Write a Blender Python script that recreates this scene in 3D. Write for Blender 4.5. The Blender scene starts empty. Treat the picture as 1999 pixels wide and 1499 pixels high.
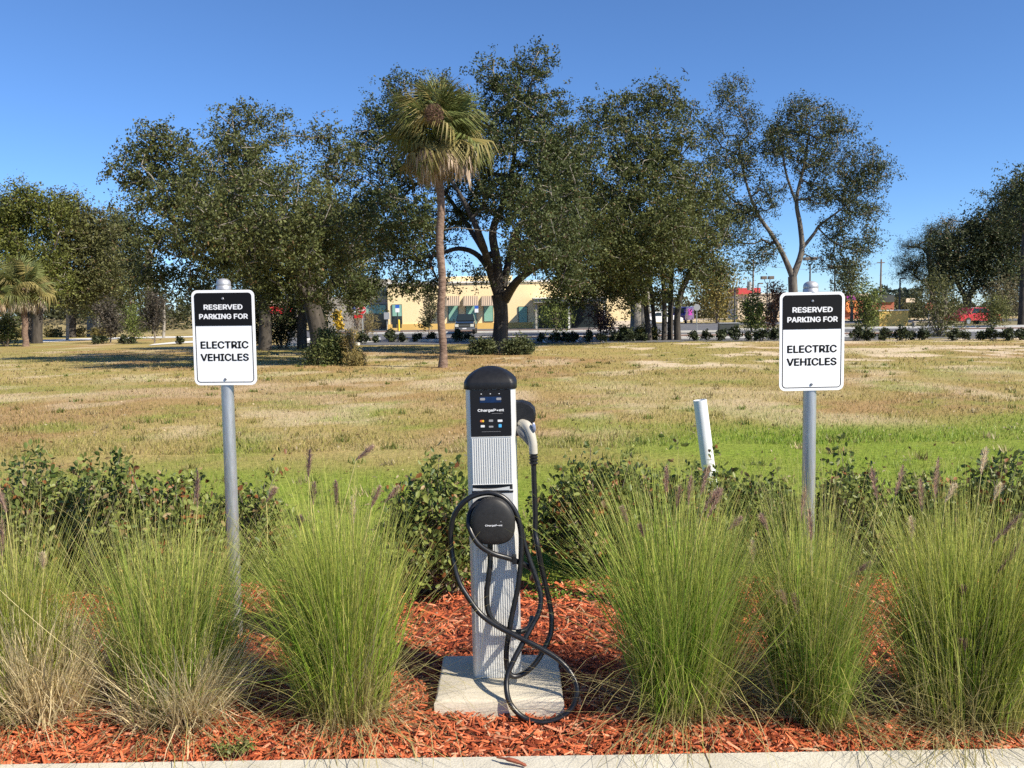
import bpy, math, random
import numpy as np
from mathutils import Vector, Matrix, Euler

R = math.radians
sc = bpy.context.scene
COL = sc.collection
# ------------------------------------------------------------------ camera
F, PITCH, ROLL, H = 1677.0, R(4.79), R(0.9), 1.6
fw = Vector((0, math.cos(PITCH), -math.sin(PITCH)))
r0 = Vector((1, 0, 0)); u0 = Vector((0, math.sin(PITCH), math.cos(PITCH)))
rt = math.cos(ROLL) * r0 - math.sin(ROLL) * u0
up = math.sin(ROLL) * r0 + math.cos(ROLL) * u0
EYE = Vector((0, 0, H))
cam = bpy.data.cameras.new('camera'); camo = bpy.data.objects.new('camera', cam); COL.objects.link(camo)
cam.sensor_width = 36; cam.lens = 36 * F / 1999; cam.clip_end = 2000; cam.clip_start = 0.05
m = Matrix.Identity(4)
for i in range(3):
    m[i][0] = rt[i]; m[i][1] = up[i]; m[i][2] = -fw[i]; m[i][3] = EYE[i]
camo.matrix_world = m
sc.camera = camo
# ------------------------------------------------------------------ sky, sun, exposure
SUN_AZ, SUN_EL = R(57), R(40)          # azimuth measured from straight behind the viewer towards the right
sdir = Vector((math.sin(SUN_AZ) * math.cos(SUN_EL), -math.cos(SUN_AZ) * math.cos(SUN_EL), math.sin(SUN_EL)))
w = bpy.data.worlds.new('World'); sc.world = w; w.use_nodes = True
nt = w.node_tree; nt.nodes.clear()
sky = nt.nodes.new('ShaderNodeTexSky'); sky.sky_type = 'NISHITA'; sky.sun_disc = False
sky.sun_elevation = SUN_EL; sky.sun_rotation = math.atan2(sdir.x, sdir.y)
sky.air_density = 1.3; sky.dust_density = 0.0; sky.ozone_density = 10.0; sky.altitude = 4000
bg = nt.nodes.new('ShaderNodeBackground'); bg.inputs[1].default_value = 0.102
wo = nt.nodes.new('ShaderNodeOutputWorld')
nt.links.new(sky.outputs[0], bg.inputs[0]); nt.links.new(bg.outputs[0], wo.inputs[0])
sl = bpy.data.lights.new('sun', 'SUN'); sl.energy = 4.9; sl.angle = R(0.5); sl.color = (1.0, 0.91, 0.76)
slo = bpy.data.objects.new('sun', sl); COL.objects.link(slo)
slo.rotation_euler = sdir.to_track_quat('Z', 'Y').to_euler(); slo.location = (20, -20, 30)
vs = sc.view_settings; vs.view_transform = 'Standard'; vs.look = 'None'; vs.exposure = 0.74; vs.gamma = 1; vs.use_curve_mapping = False
sc.render.engine = 'CYCLES'
sc.cycles.use_denoising = False; sc.cycles.denoiser = 'OPENIMAGEDENOISE'; sc.cycles.denoising_input_passes = 'RGB_ALBEDO_NORMAL'; sc.cycles.denoising_prefilter = 'ACCURATE'
sc.cycles.max_bounces = 6; sc.cycles.diffuse_bounces = 3; sc.cycles.transmission_bounces = 3; sc.cycles.glossy_bounces = 3
sc.cycles.sample_clamp_indirect = 4.0

# ------------------------------------------------------------------ helpers
def ray(px, py):
    return fw + rt * ((px - 999.5) / F) + up * ((749.5 - py) / F)
def P(px, py, y):
    d = ray(px, py); return EYE + d * (y / d.y)
def G(px, py, z=0.0):
    d = ray(px, py); return EYE + d * ((z - H) / d.z)
def link(o, parent=None):
    COL.objects.link(o)
    if parent is not None: o.parent = parent
    return o
def tag(o, label=None, cat=None, group=None, kind=None):
    if label: o['label'] = label
    if cat: o['category'] = cat
    if group: o['group'] = group
    if kind: o['kind'] = kind
    return o
def thing(name, loc, label, cat, group=None, rot=(0, 0, 0)):
    o = bpy.data.objects.new(name, None); COL.objects.link(o)
    o.location = loc; o.rotation_euler = rot; o.empty_display_size = 0.1
    return tag(o, label, cat, group)
def raw(name, v, f, mt, parent=None, smooth=False, col=None, nper=None):
    """numpy verts (N,3), faces (M,k) or list of lists -> object"""
    me = bpy.data.meshes.new(name)
    v = np.asarray(v, dtype=np.float32)
    if isinstance(f, np.ndarray):
        M, k = f.shape
        me.vertices.add(len(v)); me.vertices.foreach_set('co', v.ravel())
        me.loops.add(M * k); me.loops.foreach_set('vertex_index', f.astype(np.int32).ravel())
        me.polygons.add(M); me.polygons.foreach_set('loop_start', np.arange(0, M * k, k, dtype=np.int32))
        me.polygons.foreach_set('loop_total', np.full(M, k, dtype=np.int32))
        me.update(calc_edges=True)
    else:
        me.from_pydata([tuple(map(float, p)) for p in v], [], f); me.update()
    if smooth: me.polygons.foreach_set('use_smooth', np.ones(len(me.polygons), dtype=bool))
    if col is not None:
        a = me.color_attributes.new('Col', 'FLOAT_COLOR', 'POINT')
        c = np.ones((len(v), 4), dtype=np.float32); c[:, :3] = np.clip(col, 0, 1); a.data.foreach_set('color', c.ravel())
    if mt is not None: me.materials.append(mt)
    o = bpy.data.objects.new(name, me)
    return link(o, parent)

class MB:
    def __init__(s): s.v = []; s.f = []
    def add(s, vs, fs):
        b = len(s.v); s.v += [tuple(p) for p in vs]; s.f += [[b + i for i in q] for q in fs]; return s
    def box(s, x0, x1, y0, y1, z0, z1):
        return s.add([(x0, y0, z0), (x1, y0, z0), (x1, y1, z0), (x0, y1, z0), (x0, y0, z1), (x1, y0, z1), (x1, y1, z1), (x0, y1, z1)],
                     [(0, 3, 2, 1), (4, 5, 6, 7), (0, 1, 5, 4), (1, 2, 6, 5), (2, 3, 7, 6), (3, 0, 4, 7)])
    def loft(s, rings, cap=True, closed=True):
        n = len(rings[0]); b = len(s.v)
        for r in rings: s.v += [tuple(p) for p in r]
        for i in range(len(rings) - 1):
            for j in range(n if closed else n - 1):
                k = (j + 1) % n
                s.f.append([b + i * n + j, b + i * n + k, b + (i + 1) * n + k, b + (i + 1) * n + j])
        if cap:
            s.f.append([b + j for j in range(n)][::-1]); s.f.append([b + (len(rings) - 1) * n + j for j in range(n)])
        return s
    def tube(s, pts, rad, k=8, cap=True, flat=None):
        pts = [Vector(p) for p in pts]; n = len(pts)
        if not hasattr(rad, '__len__'): rad = [rad] * n
        t = [(pts[min(i + 1, n - 1)] - pts[max(i - 1, 0)]).normalized() for i in range(n)]
        a = t[0].orthogonal().normalized(); rings = []
        for i in range(n):
            a = (a - t[i] * a.dot(t[i])).normalized(); b = t[i].cross(a)
            rings.append([pts[i] + (a * math.cos(q) + b * math.sin(q)) * rad[i] for q in [2 * math.pi * j / k for j in range(k)]])
        return s.loft(rings, cap)
    def cyl(s, p0, p1, r_, k=12): return s.tube([p0, p1], r_, k)
    def lathe(s, prof, k=20, c=(0, 0, 0)):
        return s.loft([[(c[0] + r_ * math.cos(2 * math.pi * j / k), c[1] + r_ * math.sin(2 * math.pi * j / k), c[2] + z) for j in range(k)] for r_, z in prof])
    def prism_y(s, poly, y0, y1):   # poly in (x,z)
        return s.loft([[(x, y0, z) for x, z in poly], [(x, y1, z) for x, z in poly]])
    def prism_x(s, poly, x0, x1):   # poly in (y,z)
        return s.loft([[(x0, y, z) for y, z in poly], [(x1, y, z) for y, z in poly]])
    def build(s, name, mt, parent=None, smooth=False, bevel=0, angle=None):
        me = bpy.data.meshes.new(name); me.from_pydata(s.v, [], s.f)
        import bmesh
        bm = bmesh.new(); bm.from_mesh(me); bmesh.ops.recalc_face_normals(bm, faces=bm.faces)
        if bevel:
            ed = [e for e in bm.edges if len(e.link_faces) == 2 and e.calc_face_angle(0) > 0.6]
            bmesh.ops.bevel(bm, geom=ed, offset=bevel, segments=2, affect='EDGES', profile=0.6)
        if smooth:
            for q in bm.faces: q.smooth = True
            for e in bm.edges:
                if len(e.link_faces) == 2 and e.calc_face_angle(0) > (angle or 0.7): e.smooth = False
        bm.to_mesh(me); bm.free()
        me.materials.append(mt)
        return link(bpy.data.objects.new(name, me), parent)

def catmull(pts, per=8):
    pts = [Vector(p) for p in pts]; out = []
    for i in range(len(pts) - 1):
        p0 = pts[max(i - 1, 0)]; p1 = pts[i]; p2 = pts[i + 1]; p3 = pts[min(i + 2, len(pts) - 1)]
        for j in range(per):
            t = j / per
            out.append(0.5 * ((2 * p1) + (p2 - p0) * t + (2 * p0 - 5 * p1 + 4 * p2 - p3) * t * t + (3 * p1 - p0 - 3 * p2 + p3) * t ** 3))
    out.append(pts[-1]); return out
def rrect(wd, ht, r, n=5, cx=0, cz=0):
    o = []
    for sx, sz, a in ((1, 1, 0), (-1, 1, 90), (-1, -1, 180), (1, -1, 270)):
        for i in range(n + 1):
            q = R(a + 90 * i / n); o.append((cx + sx * (wd / 2 - r) + r * math.cos(q), cz + sz * (ht / 2 - r) + r * math.sin(q)))
    return o
try: FONT = bpy.data.fonts.load(bpy.utils.system_resource('DATAFILES', path='fonts') + '/Inter.woff2')   # Blender's own interface font
except Exception: FONT = None
def text(name, s, size, mt, parent, loc, rot=(R(90), 0, 0), bold=0.0, sx=1.0, ext=0.0004, space=1.0, width=None):
    c = bpy.data.curves.new(name, 'FONT'); c.body = s; c.size = size; c.align_x = 'CENTER'; c.align_y = 'CENTER'
    if FONT: c.font = FONT
    c.resolution_u = 3; c.space_character = space
    o = bpy.data.objects.new(name, c); COL.objects.link(o)
    bpy.context.view_layer.update()
    me = bpy.data.meshes.new_from_object(o.evaluated_get(bpy.context.evaluated_depsgraph_get()))
    bpy.data.objects.remove(o); bpy.data.curves.remove(c)
    v = np.array([q.co[:] for q in me.vertices]); fs = [list(p.vertices) for p in me.polygons]; bpy.data.meshes.remove(me)
    if width: v[:, 0] *= width / (v[:, 0].max() - v[:, 0].min())
    else: v[:, 0] *= sx
    d = bold * size; V = []; FF = []
    for k, (dx, dy) in enumerate(((0, 0), (d, 0), (-d, 0), (0, d * .6), (0, -d * .6))):      # stroke weight
        V.append(v + np.array([dx, dy, ext + k * 0.00006])); FF += [[i + k * len(v) for i in q] for q in fs]
    n = raw(name, np.concatenate(V), FF, mt, parent); n.location = loc; n.rotation_euler = rot
    return n

# ------------------------------------------------------------------ materials
def mat(name, c, rough=0.6, metal=0.0, c2=None, nscale=8.0, bump=0.0, bscale=60.0, spec=0.5, coat=0.0, stretch=None, detail=6.0):
    mt = bpy.data.materials.new(name); mt.use_nodes = True; n = mt.node_tree; b = n.nodes['Principled BSDF']
    b.inputs['Base Color'].default_value = (*c, 1); b.inputs['Roughness'].default_value = rough; b.inputs['Metallic'].default_value = metal
    b.inputs['Specular IOR Level'].default_value = spec; b.inputs['Coat Weight'].default_value = coat
    if c2 is not None or bump:
        tc = n.nodes.new('ShaderNodeTexCoord'); mp = n.nodes.new('ShaderNodeMapping'); n.links.new(tc.outputs['Object'], mp.inputs[0])
        if stretch: mp.inputs['Scale'].default_value = stretch
    if c2 is not None:
        t = n.nodes.new('ShaderNodeTexNoise'); t.inputs['Scale'].default_value = nscale; t.inputs['Detail'].default_value = detail; t.inputs['Roughness'].default_value = 0.65
        n.links.new(mp.outputs[0], t.inputs[0])
        rp = n.nodes.new('ShaderNodeValToRGB'); rp.color_ramp.elements[0].position = 0.35; rp.color_ramp.elements[1].position = 0.68
        rp.color_ramp.elements[0].color = (*c, 1); rp.color_ramp.elements[1].color = (*c2, 1)
        n.links.new(t.outputs[0], rp.inputs[0]); n.links.new(rp.outputs[0], b.inputs['Base Color'])
    if bump:
        t2 = n.nodes.new('ShaderNodeTexNoise'); t2.inputs['Scale'].default_value = bscale; t2.inputs['Detail'].default_value = 5
        n.links.new(mp.outputs[0], t2.inputs[0]); bp = n.nodes.new('ShaderNodeBump'); bp.inputs['Strength'].default_value = bump; bp.inputs['Distance'].default_value = 0.02
        n.links.new(t2.outputs[0], bp.inputs['Height']); n.links.new(bp.outputs[0], b.inputs['Normal'])
    return mt
def leafmat(name, rough=0.45, trans=0.3, spec=0.4, nscale=0, namt=0.3):
    mt = bpy.data.materials.new(name); mt.use_nodes = True; n = mt.node_tree; b = n.nodes['Principled BSDF']; out = n.nodes['Material Output']
    a = n.nodes.new('ShaderNodeAttribute'); a.attribute_name = 'Col'; src = a.outputs['Color']
    if nscale:
        tc = n.nodes.new('ShaderNodeTexCoord'); t = n.nodes.new('ShaderNodeTexNoise'); t.inputs['Scale'].default_value = nscale; t.inputs['Detail'].default_value = 8; t.inputs['Roughness'].default_value = 0.75
        n.links.new(tc.outputs['Object'], t.inputs[0])
        mr = n.nodes.new('ShaderNodeMapRange'); mr.inputs[1].default_value = 0.3; mr.inputs[2].default_value = 0.7; mr.inputs[3].default_value = 1 - namt; mr.inputs[4].default_value = 1 + namt
        n.links.new(t.outputs[0], mr.inputs[0])
        mx = n.nodes.new('ShaderNodeVectorMath'); mx.operation = 'SCALE'; n.links.new(src, mx.inputs[0]); n.links.new(mr.outputs[0], mx.inputs['Scale']); src = mx.outputs[0]
        bp = n.nodes.new('ShaderNodeBump'); bp.inputs['Strength'].default_value = 0.6; bp.inputs['Distance'].default_value = 0.03
        n.links.new(t.outputs[0], bp.inputs['Height']); n.links.new(bp.outputs[0], b.inputs['Normal'])
    n.links.new(src, b.inputs['Base Color']); b.inputs['Roughness'].default_value = rough; b.inputs['Specular IOR Level'].default_value = spec
    if trans:
        tr = n.nodes.new('ShaderNodeBsdfTranslucent'); n.links.new(src, tr.inputs[0])
        ms = n.nodes.new('ShaderNodeMixShader'); ms.inputs[0].default_value = trans
        n.links.new(b.outputs[0], ms.inputs[1]); n.links.new(tr.outputs[0], ms.inputs[2]); n.links.new(ms.outputs[0], out.inputs[0])
    return mt
M = {}
M['leaf'] = leafmat('tree_leaf', 0.55, 0.2, 0.25)
M['blade'] = leafmat('grass_blade', 0.45, 0.38, 0.3)
M['shrubleaf'] = leafmat('shrub_leaf', 0.45, 0.25, 0.3)
M['turf'] = leafmat('turf', 0.9, 0, 0.1, 14.0, 0.45)
M['chip'] = leafmat('mulch_chip', 0.75, 0, 0.25)
M['plume'] = leafmat('plume', 0.8, 0.4, 0.1)
M['bark'] = mat('bark', (0.024, 0.02, 0.016), 0.9, 0, (0.085, 0.072, 0.06), 5, 0.8, 12, stretch=(1, 1, 0.25))
M['palebark'] = mat('pale_bark', (0.2, 0.18, 0.15), 0.9, 0, (0.36, 0.33, 0.28), 4, 0.6, 14, stretch=(1, 1, 0.3))
M['greybark'] = mat('grey_bark', (0.07, 0.06, 0.05), 0.9, 0, (0.2, 0.18, 0.15), 4, 0.6, 14, stretch=(1, 1, 0.3))
M['palmbark'] = mat('palm_bark', (0.1, 0.06, 0.042), 0.9, 0, (0.27, 0.185, 0.135), 7, 0.9, 16, stretch=(1, 1, 2.2))
M['paletwig'] = mat('pale_twig', (0.16, 0.14, 0.115), 0.9, 0, (0.34, 0.31, 0.26), 1.2)
M['twig'] = mat('twig', (0.13, 0.1, 0.075), 0.85, 0, (0.24, 0.2, 0.16), 6)
M['mulchbed'] = mat('mulch_base', (0.10, 0.022, 0.010), 0.9, 0, (0.26, 0.06, 0.025), 30, 1.0, 60)
M['concrete'] = mat('concrete', (0.46, 0.43, 0.36), 0.85, 0, (0.58, 0.55, 0.47), 5, 0.25, 120)
M['padconcrete'] = mat('pad_concrete', (0.47, 0.42, 0.33), 0.88, 0, (0.60, 0.54, 0.43), 6, 0.15, 90)
M['kerbwhite'] = mat('pale_kerb', (0.62, 0.60, 0.55), 0.85, 0, (0.75, 0.73, 0.69), 1.5)
M['asphalt'] = mat('asphalt', (0.085, 0.085, 0.09), 0.9, 0, (0.14, 0.14, 0.145), 0.6, 0.2, 20)
M['paint'] = mat('road_paint', (0.7, 0.7, 0.68), 0.8)
M['islandmulch'] = mat('island_mulch', (0.11, 0.06, 0.035), 0.95, 0, (0.2, 0.11, 0.07), 1.2)
M['galv'] = mat('galvanised_steel', (0.42, 0.44, 0.46), 0.42, 0.75, (0.60, 0.62, 0.63), 22, 0.08, 90, stretch=(1, 1, 0.15))
M['capmetal'] = mat('cast_cap', (0.42, 0.42, 0.43), 0.5, 0.6, (0.55, 0.55, 0.56), 40)
M['signwhite'] = mat('sign_white', (0.86, 0.86, 0.85), 0.4, 0, (0.90, 0.90, 0.89), 30, spec=0.4)
M['signblack'] = mat('sign_black', (0.007, 0.007, 0.008), 0.6, spec=0.15)
M['letterwhite'] = mat('letter_white', (0.82, 0.82, 0.82), 0.4)
M['bolt'] = mat('bolt', (0.35, 0.35, 0.36), 0.4, 0.8)
M['pvc'] = mat('pvc', (0.70, 0.72, 0.73), 0.4, 0, (0.78, 0.79, 0.80), 6)
M['pvcin'] = mat('pvc_inside', (0.25, 0.26, 0.27), 0.6)
M['alu'] = mat('brushed_aluminium', (0.64, 0.645, 0.63), 0.42, 0.25, (0.69, 0.695, 0.68), 4, stretch=(1, 1, 0.2))
M['blackplastic'] = mat('black_plastic', (0.009, 0.009, 0.010), 0.42, 0, (0.014, 0.014, 0.015), 50, 0.05, 500, spec=0.35)
M['greyplastic'] = mat('dark_plastic', (0.018, 0.017, 0.016), 0.48, 0, (0.026, 0.025, 0.024), 60, 0.06, 600, spec=0.35)
M['glossblack'] = mat('gloss_black', (0.008, 0.009, 0.012), 0.12, 0)
M['screen'] = mat('lcd_screen', (0.004, 0.018, 0.06), 0.1, 0, (0.006, 0.03, 0.10), 30)
M['rubber'] = mat('cable_rubber', (0.008, 0.008, 0.009), 0.34, 0, (0.014, 0.014, 0.015), 30)
M['beige'] = mat('beige_plastic', (0.42, 0.395, 0.33), 0.5, 0, (0.46, 0.43, 0.37), 20)
M['greyhandle'] = mat('grey_handle', (0.16, 0.155, 0.145), 0.5)
M['chrome'] = mat('latch_button', (0.35, 0.38, 0.5), 0.25, 0.5)
M['icon_w'] = mat('icon_white', (0.7, 0.7, 0.7), 0.4); M['icon_b'] = mat('icon_blue', (0.08, 0.42, 0.75), 0.4); M['icon_r'] = mat('icon_orange', (0.6, 0.16, 0.05), 0.4); M['icon_g'] = mat('icon_grey', (0.28, 0.28, 0.29), 0.4)
M['stucco'] = mat('yellow_stucco', (0.86, 0.67, 0.37), 0.9, 0, (0.90, 0.72, 0.42), 0.4)
M['stucco2'] = mat('ochre_stucco', (0.66, 0.42, 0.12), 0.9, 0, (0.72, 0.47, 0.15), 0.5)
M['greige'] = mat('greige_wall', (0.32, 0.29, 0.24), 0.9, 0, (0.36, 0.33, 0.28), 0.5)
M['greenglass'] = mat('green_blind_glass', (0.22, 0.42, 0.33), 0.2, 0, (0.27, 0.48, 0.38), 0.8)
M['darkglass'] = mat('dark_glass', (0.02, 0.028, 0.03), 0.08)
M['frame'] = mat('window_frame', (0.05, 0.055, 0.05), 0.5)
M['awning'] = mat('tan_metal_awning', (0.50, 0.40, 0.30), 0.5, 0.1); M['awning2'] = mat('awning_rib', (0.30, 0.24, 0.18), 0.5, 0.1)
M['fascia'] = mat('canopy_fascia', (0.36, 0.33, 0.28), 0.7); M['roofwhite'] = mat('roof_trim', (0.72, 0.70, 0.64), 0.8)
M['stopred'] = mat('sign_red', (0.55, 0.03, 0.035), 0.4); M['blue'] = mat('sign_blue', (0.03, 0.12, 0.5), 0.4)
M['signgrey'] = mat('sign_back', (0.42, 0.43, 0.43), 0.5, 0.4); M['post'] = mat('sign_post', (0.38, 0.39, 0.38), 0.5, 0.5)
M['yellow'] = mat('safety_yellow', (0.75, 0.52, 0.03), 0.5); M['ochre'] = mat('ochre_wall', (0.72, 0.47, 0.12), 0.9, 0, (0.77, 0.52, 0.16), 0.8)
M['pole'] = mat('dark_pole', (0.10, 0.095, 0.085), 0.6, 0.3); M['wood'] = mat('pole_wood', (0.14, 0.11, 0.085), 0.9, 0, (0.22, 0.18, 0.14), 3)
M['lamp'] = mat('lamp_head', (0.16, 0.13, 0.10), 0.5)
M['carred'] = mat('car_red', (0.5, 0.012, 0.03), 0.25, 0.1, coat=0.8); M['cardark'] = mat('car_dark_blue', (0.018, 0.026, 0.035), 0.25, 0.2, coat=0.7)
M['carwhite'] = mat('car_white', (0.75, 0.75, 0.74), 0.3, 0, coat=0.6); M['carpurple'] = mat('van_purple', (0.06, 0.035, 0.22), 0.3, 0, coat=0.5); M['magenta'] = mat('van_magenta', (0.42, 0.03, 0.36), 0.4)
M['tyre'] = mat('tyre', (0.015, 0.015, 0.015), 0.85); M['rim'] = mat('rim', (0.4, 0.4, 0.4), 0.35, 0.8); M['light'] = mat('headlight', (0.62, 0.62, 0.56), 0.15)
M['brick'] = mat('brick_red', (0.33, 0.10, 0.06), 0.9, 0, (0.42, 0.15, 0.09), 2); M['orange'] = mat('orange_sign', (0.80, 0.26, 0.07), 0.6)
M['cream'] = mat('cream_wall', (0.66, 0.54, 0.40), 0.9, 0, (0.72, 0.60, 0.46), 0.5)
M['redroof'] = mat('red_parapet', (0.55, 0.06, 0.06), 0.6)
M['black'] = mat('bird_black', (0.012, 0.013, 0.02), 0.7)

def unit(a): return a / np.maximum(np.linalg.norm(a, axis=-1, keepdims=True), 1e-9)
def leafquads(c, L, W, rng, upb=0.6, out=None, droop=0.0):
    """rhombus leaves centred at c (N,3): returns verts, faces"""
    n = len(c); nr = rng.normal(size=(n, 3)); nr[:, 2] += upb
    if out is not None: nr += out
    nr = unit(nr); a = unit(np.cross(nr, rng.normal(size=(n, 3)))); a[:, 2] -= droop; a = unit(a); b = unit(np.cross(nr, a))
    L = np.asarray(L).reshape(-1, 1); W = np.asarray(W).reshape(-1, 1)
    v = np.stack([c - a * L * 0.5, c + b * W * 0.5 - a * L * 0.05, c + a * L * 0.5, c - b * W * 0.5 - a * L * 0.05], 1).reshape(-1, 3)
    f = np.arange(4 * n).reshape(-1, 4)
    return v, f
def frusta(p0, p1, ra, rb, k):
    n = len(p0); t = unit(p1 - p0); ref = np.where(np.abs(t[:, 2:3]) > 0.8, np.array([[1.0, 0, 0]]), np.array([[0, 0, 1.0]]))
    a = unit(np.cross(t, ref)); b = np.cross(t, a); an = np.arange(k) * 2 * math.pi / k
    ring = a[:, None] * np.cos(an)[None, :, None] + b[:, None] * np.sin(an)[None, :, None]
    v = np.concatenate([p0[:, None] + ring * ra[:, None, None], p1[:, None] + ring * rb[:, None, None]], 1).reshape(-1, 3)
    j = np.arange(k); jn = (j + 1) % k
    f = np.stack([j, jn, k + jn, k + j], 1)[None] + (np.arange(n) * 2 * k)[:, None, None]
    return v, f.reshape(-1, 4)

def wood(nodes, par, rad, name, mt, parent, rmin=0.0, full=None):
    nodes = np.array(nodes); par = np.array(par); rad = np.array(rad); full = rad if full is None else full; i = np.where((par >= 0) & (rad > rmin))[0]
    V = []; FF = []; o = 0
    big = rad[i] > 0.045
    for sel, k in ((i[big], 8), (i[~big], 4)):
        if len(sel) == 0: continue
        d = nodes[sel] - nodes[par[sel]]
        ra = np.minimum(full[par[sel]], rad[sel] * 1.6)
        v, f = frusta(nodes[par[sel]] - d * 0.06, nodes[sel] + d * 0.04, ra, rad[sel], k); V.append(v); FF.append(f + o); o += len(v)
    return raw(name, np.concatenate(V), np.concatenate(FF), mt, parent, True)

def tree(name, label, cat, D, limbs, lobes, ncl, lpc, leaf=(0.12, 0.06), tone=(0.07, 0.08, 0.028), tone2=(0.10, 0.10, 0.035),
         seed=1, rtip=0.0135, spread=0.42, group=None, bark='bark', ydepth=0.85, bend=0.3, gap=0.25, step=0.6, upb=0.6):
    """limbs: list of polylines [(px,py,dy,radius)...]; the first is the trunk from the ground; lobes: (px,py,rpx,dy)"""
    rng = np.random.default_rng(seed)
    base = P(limbs[0][0][0], limbs[0][0][1], D + limbs[0][0][2]); base.z = 0
    nodes = []; par = []; rad = []
    for li, lb in enumerate(limbs):
        pts = [P(a, b, D + c) for a, b, c, r_ in lb]; rr = [q[3] for q in lb]
        if li == 0 or lb[0][1] == limbs[0][0][1]: pts[0].z = -0.1; fresh = True
        else: fresh = False
        cp = catmull(pts, 4); cr = np.interp(np.linspace(0, 1, len(cp)), np.linspace(0, 1, len(rr)), rr)
        if not nodes or fresh: pi = -1
        else:
            A = np.array(nodes); pi = int(np.argmin(np.linalg.norm(A - np.array(cp[0]), axis=1)))
        for q, (p, r_) in enumerate(zip(cp, cr)):
            nodes.append(np.array(p)); par.append(pi); rad.append(r_); pi = len(nodes) - 1
    n0 = len(nodes)
    ctr = []; Rs = np.array([l[2] for l in lobes], float); cnt = np.maximum(1, np.round(ncl * Rs ** 2 / np.sum(Rs ** 2)).astype(int))
    for l, c in zip(lobes, cnt):
        cc = np.array(P(l[0], l[1], D + (l[3] if len(l) > 3 else rng.uniform(-2, 2)))); rr = l[2] * D / F
        d = unit(rng.normal(size=(c, 3))); rho = rng.uniform(0, 1, (c, 1)) ** 0.42
        p = cc + d * rho * rr * np.array([1, ydepth * 1.1, 1]); ctr.append(p)
    ctr = np.concatenate(ctr); ctr = ctr[ctr[:, 2] > 0.4]; gs = 26.0 / D; ctr = ctr[fbm(ctr[:, 0] * .8 * gs + seed, ctr[:, 2] * .8 * gs + .4 * ctr[:, 1] * gs, seed, 2) > gap]
    A = np.array(nodes); dd = np.array([np.min(np.linalg.norm(A - c, axis=1)) for c in ctr]); ctr = ctr[np.argsort(dd)]
    cap = n0 + len(ctr) * 16; N = np.zeros((cap, 3)); N[:n0] = A; pl = np.zeros(cap); n = n0; par = par + [0] * (cap - n0)
    for i in range(1, n0):
        if par[i] >= 0: pl[i] = pl[par[i]] + np.linalg.norm(N[i] - N[par[i]])
    lowz = min(q[2] for q in [np.array(P(a, b, D + c)) for a, b, c, r_ in limbs[0][-1:]])
    tips = []
    for c in ctr:
        d = np.linalg.norm(N[:n] - c, axis=1) + 0.12 * pl[:n]
        d[:n0] += np.where(N[:n0, 2] < lowz * 0.85, 3.0, 0)
        i = int(np.argmin(d)); p0 = N[i]; L = np.linalg.norm(c - p0)
        k = int(min(15, max(1, math.ceil(L / step)))); pd = unit(p0 - N[par[i]]) if par[i] >= 0 else np.array([0, 0, 1.0])
        p1 = p0 + (pd * 0.6 + np.array([0, 0, bend])) * L * 0.4 + rng.normal(size=3) * L * 0.08
        pi = i
        for s in range(1, k + 1):
            t = s / k; q = (1 - t) ** 2 * p0 + 2 * t * (1 - t) * p1 + t * t * c
            if s < k: q = q + rng.normal(size=3) * 0.04 * L / k
            N[n] = q; par[n] = pi; pl[n] = pl[pi] + np.linalg.norm(q - N[pi]); pi = n; n += 1
        tips.append(pi)
    par = np.array(par[:n]); N = N[:n]; ct = np.zeros(n); ct[tips] = 1
    for i in range(n - 1, -1, -1):
        if par[i] >= 0: ct[par[i]] += ct[i]
    r_ = rtip * np.maximum(ct, 1) ** 0.46
    rr = np.array(rad); r_[:n0] = rr
    for i in range(n0, n): r_[i] = min(r_[i], r_[par[i]] * 0.92)
    T = thing(name, base, label, cat, group); bb = np.array(base)
    root = np.arange(n)
    for i in range(n):
        if par[i] >= 0: root[i] = root[par[i]]
    for q in np.unique(root): wood(N - bb, par, np.where(root == q, r_, 0), 'trunk', M[bark], T, 0.032, r_)
    tw_ = np.where(r_ <= 0.032, r_, 0.0); tw_[:1] = 0; wood(N - bb, par, np.where(tw_ > 0, r_, 0), 'twigs', M['paletwig'], T, 1e-6, r_)['kind'] = 'stuff'
    # leaves: clumps round each twig tip and along the twig
    tp = N[tips]; k = 6; sub = np.repeat(tp, k, 0) + rng.normal(size=(len(tp) * k, 3)) * np.array([spread, spread, spread * 0.75])
    back = N[par[tips]]; sub[::k] = (tp + back) / 2
    per = max(1, lpc // k); c = np.repeat(sub, per, 0); c = c + rng.normal(size=c.shape) * spread * 0.31
    sz = rng.uniform(0.6, 1.25, len(c)); out = unit(c - np.repeat(np.repeat(tp, k, 0), per, 0)) * 0.4
    v, f = leafquads(c - bb, leaf[0] * sz, leaf[1] * sz, rng, upb, out)
    mixc = np.repeat(np.clip(rng.normal(0.45, 0.3, (len(sub), 1)), 0, 1), per, 0); tn = np.array(tone) * (1 - mixc) + np.array(tone2) * mixc
    tn = tn * rng.uniform(0.55, 1.45, (len(c), 1)) * np.array([0.82, 0.93, 0.82]); dead = rng.random(len(c)) < 0.03; tn[dead] = np.array([0.16, 0.10, 0.045]) * rng.uniform(0.6, 1.2, (dead.sum(), 1))
    cr = raw('crown', v, f, M['leaf'], T, False, np.repeat(tn, 4, 0)); cr['kind'] = 'stuff'
    return T

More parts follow.
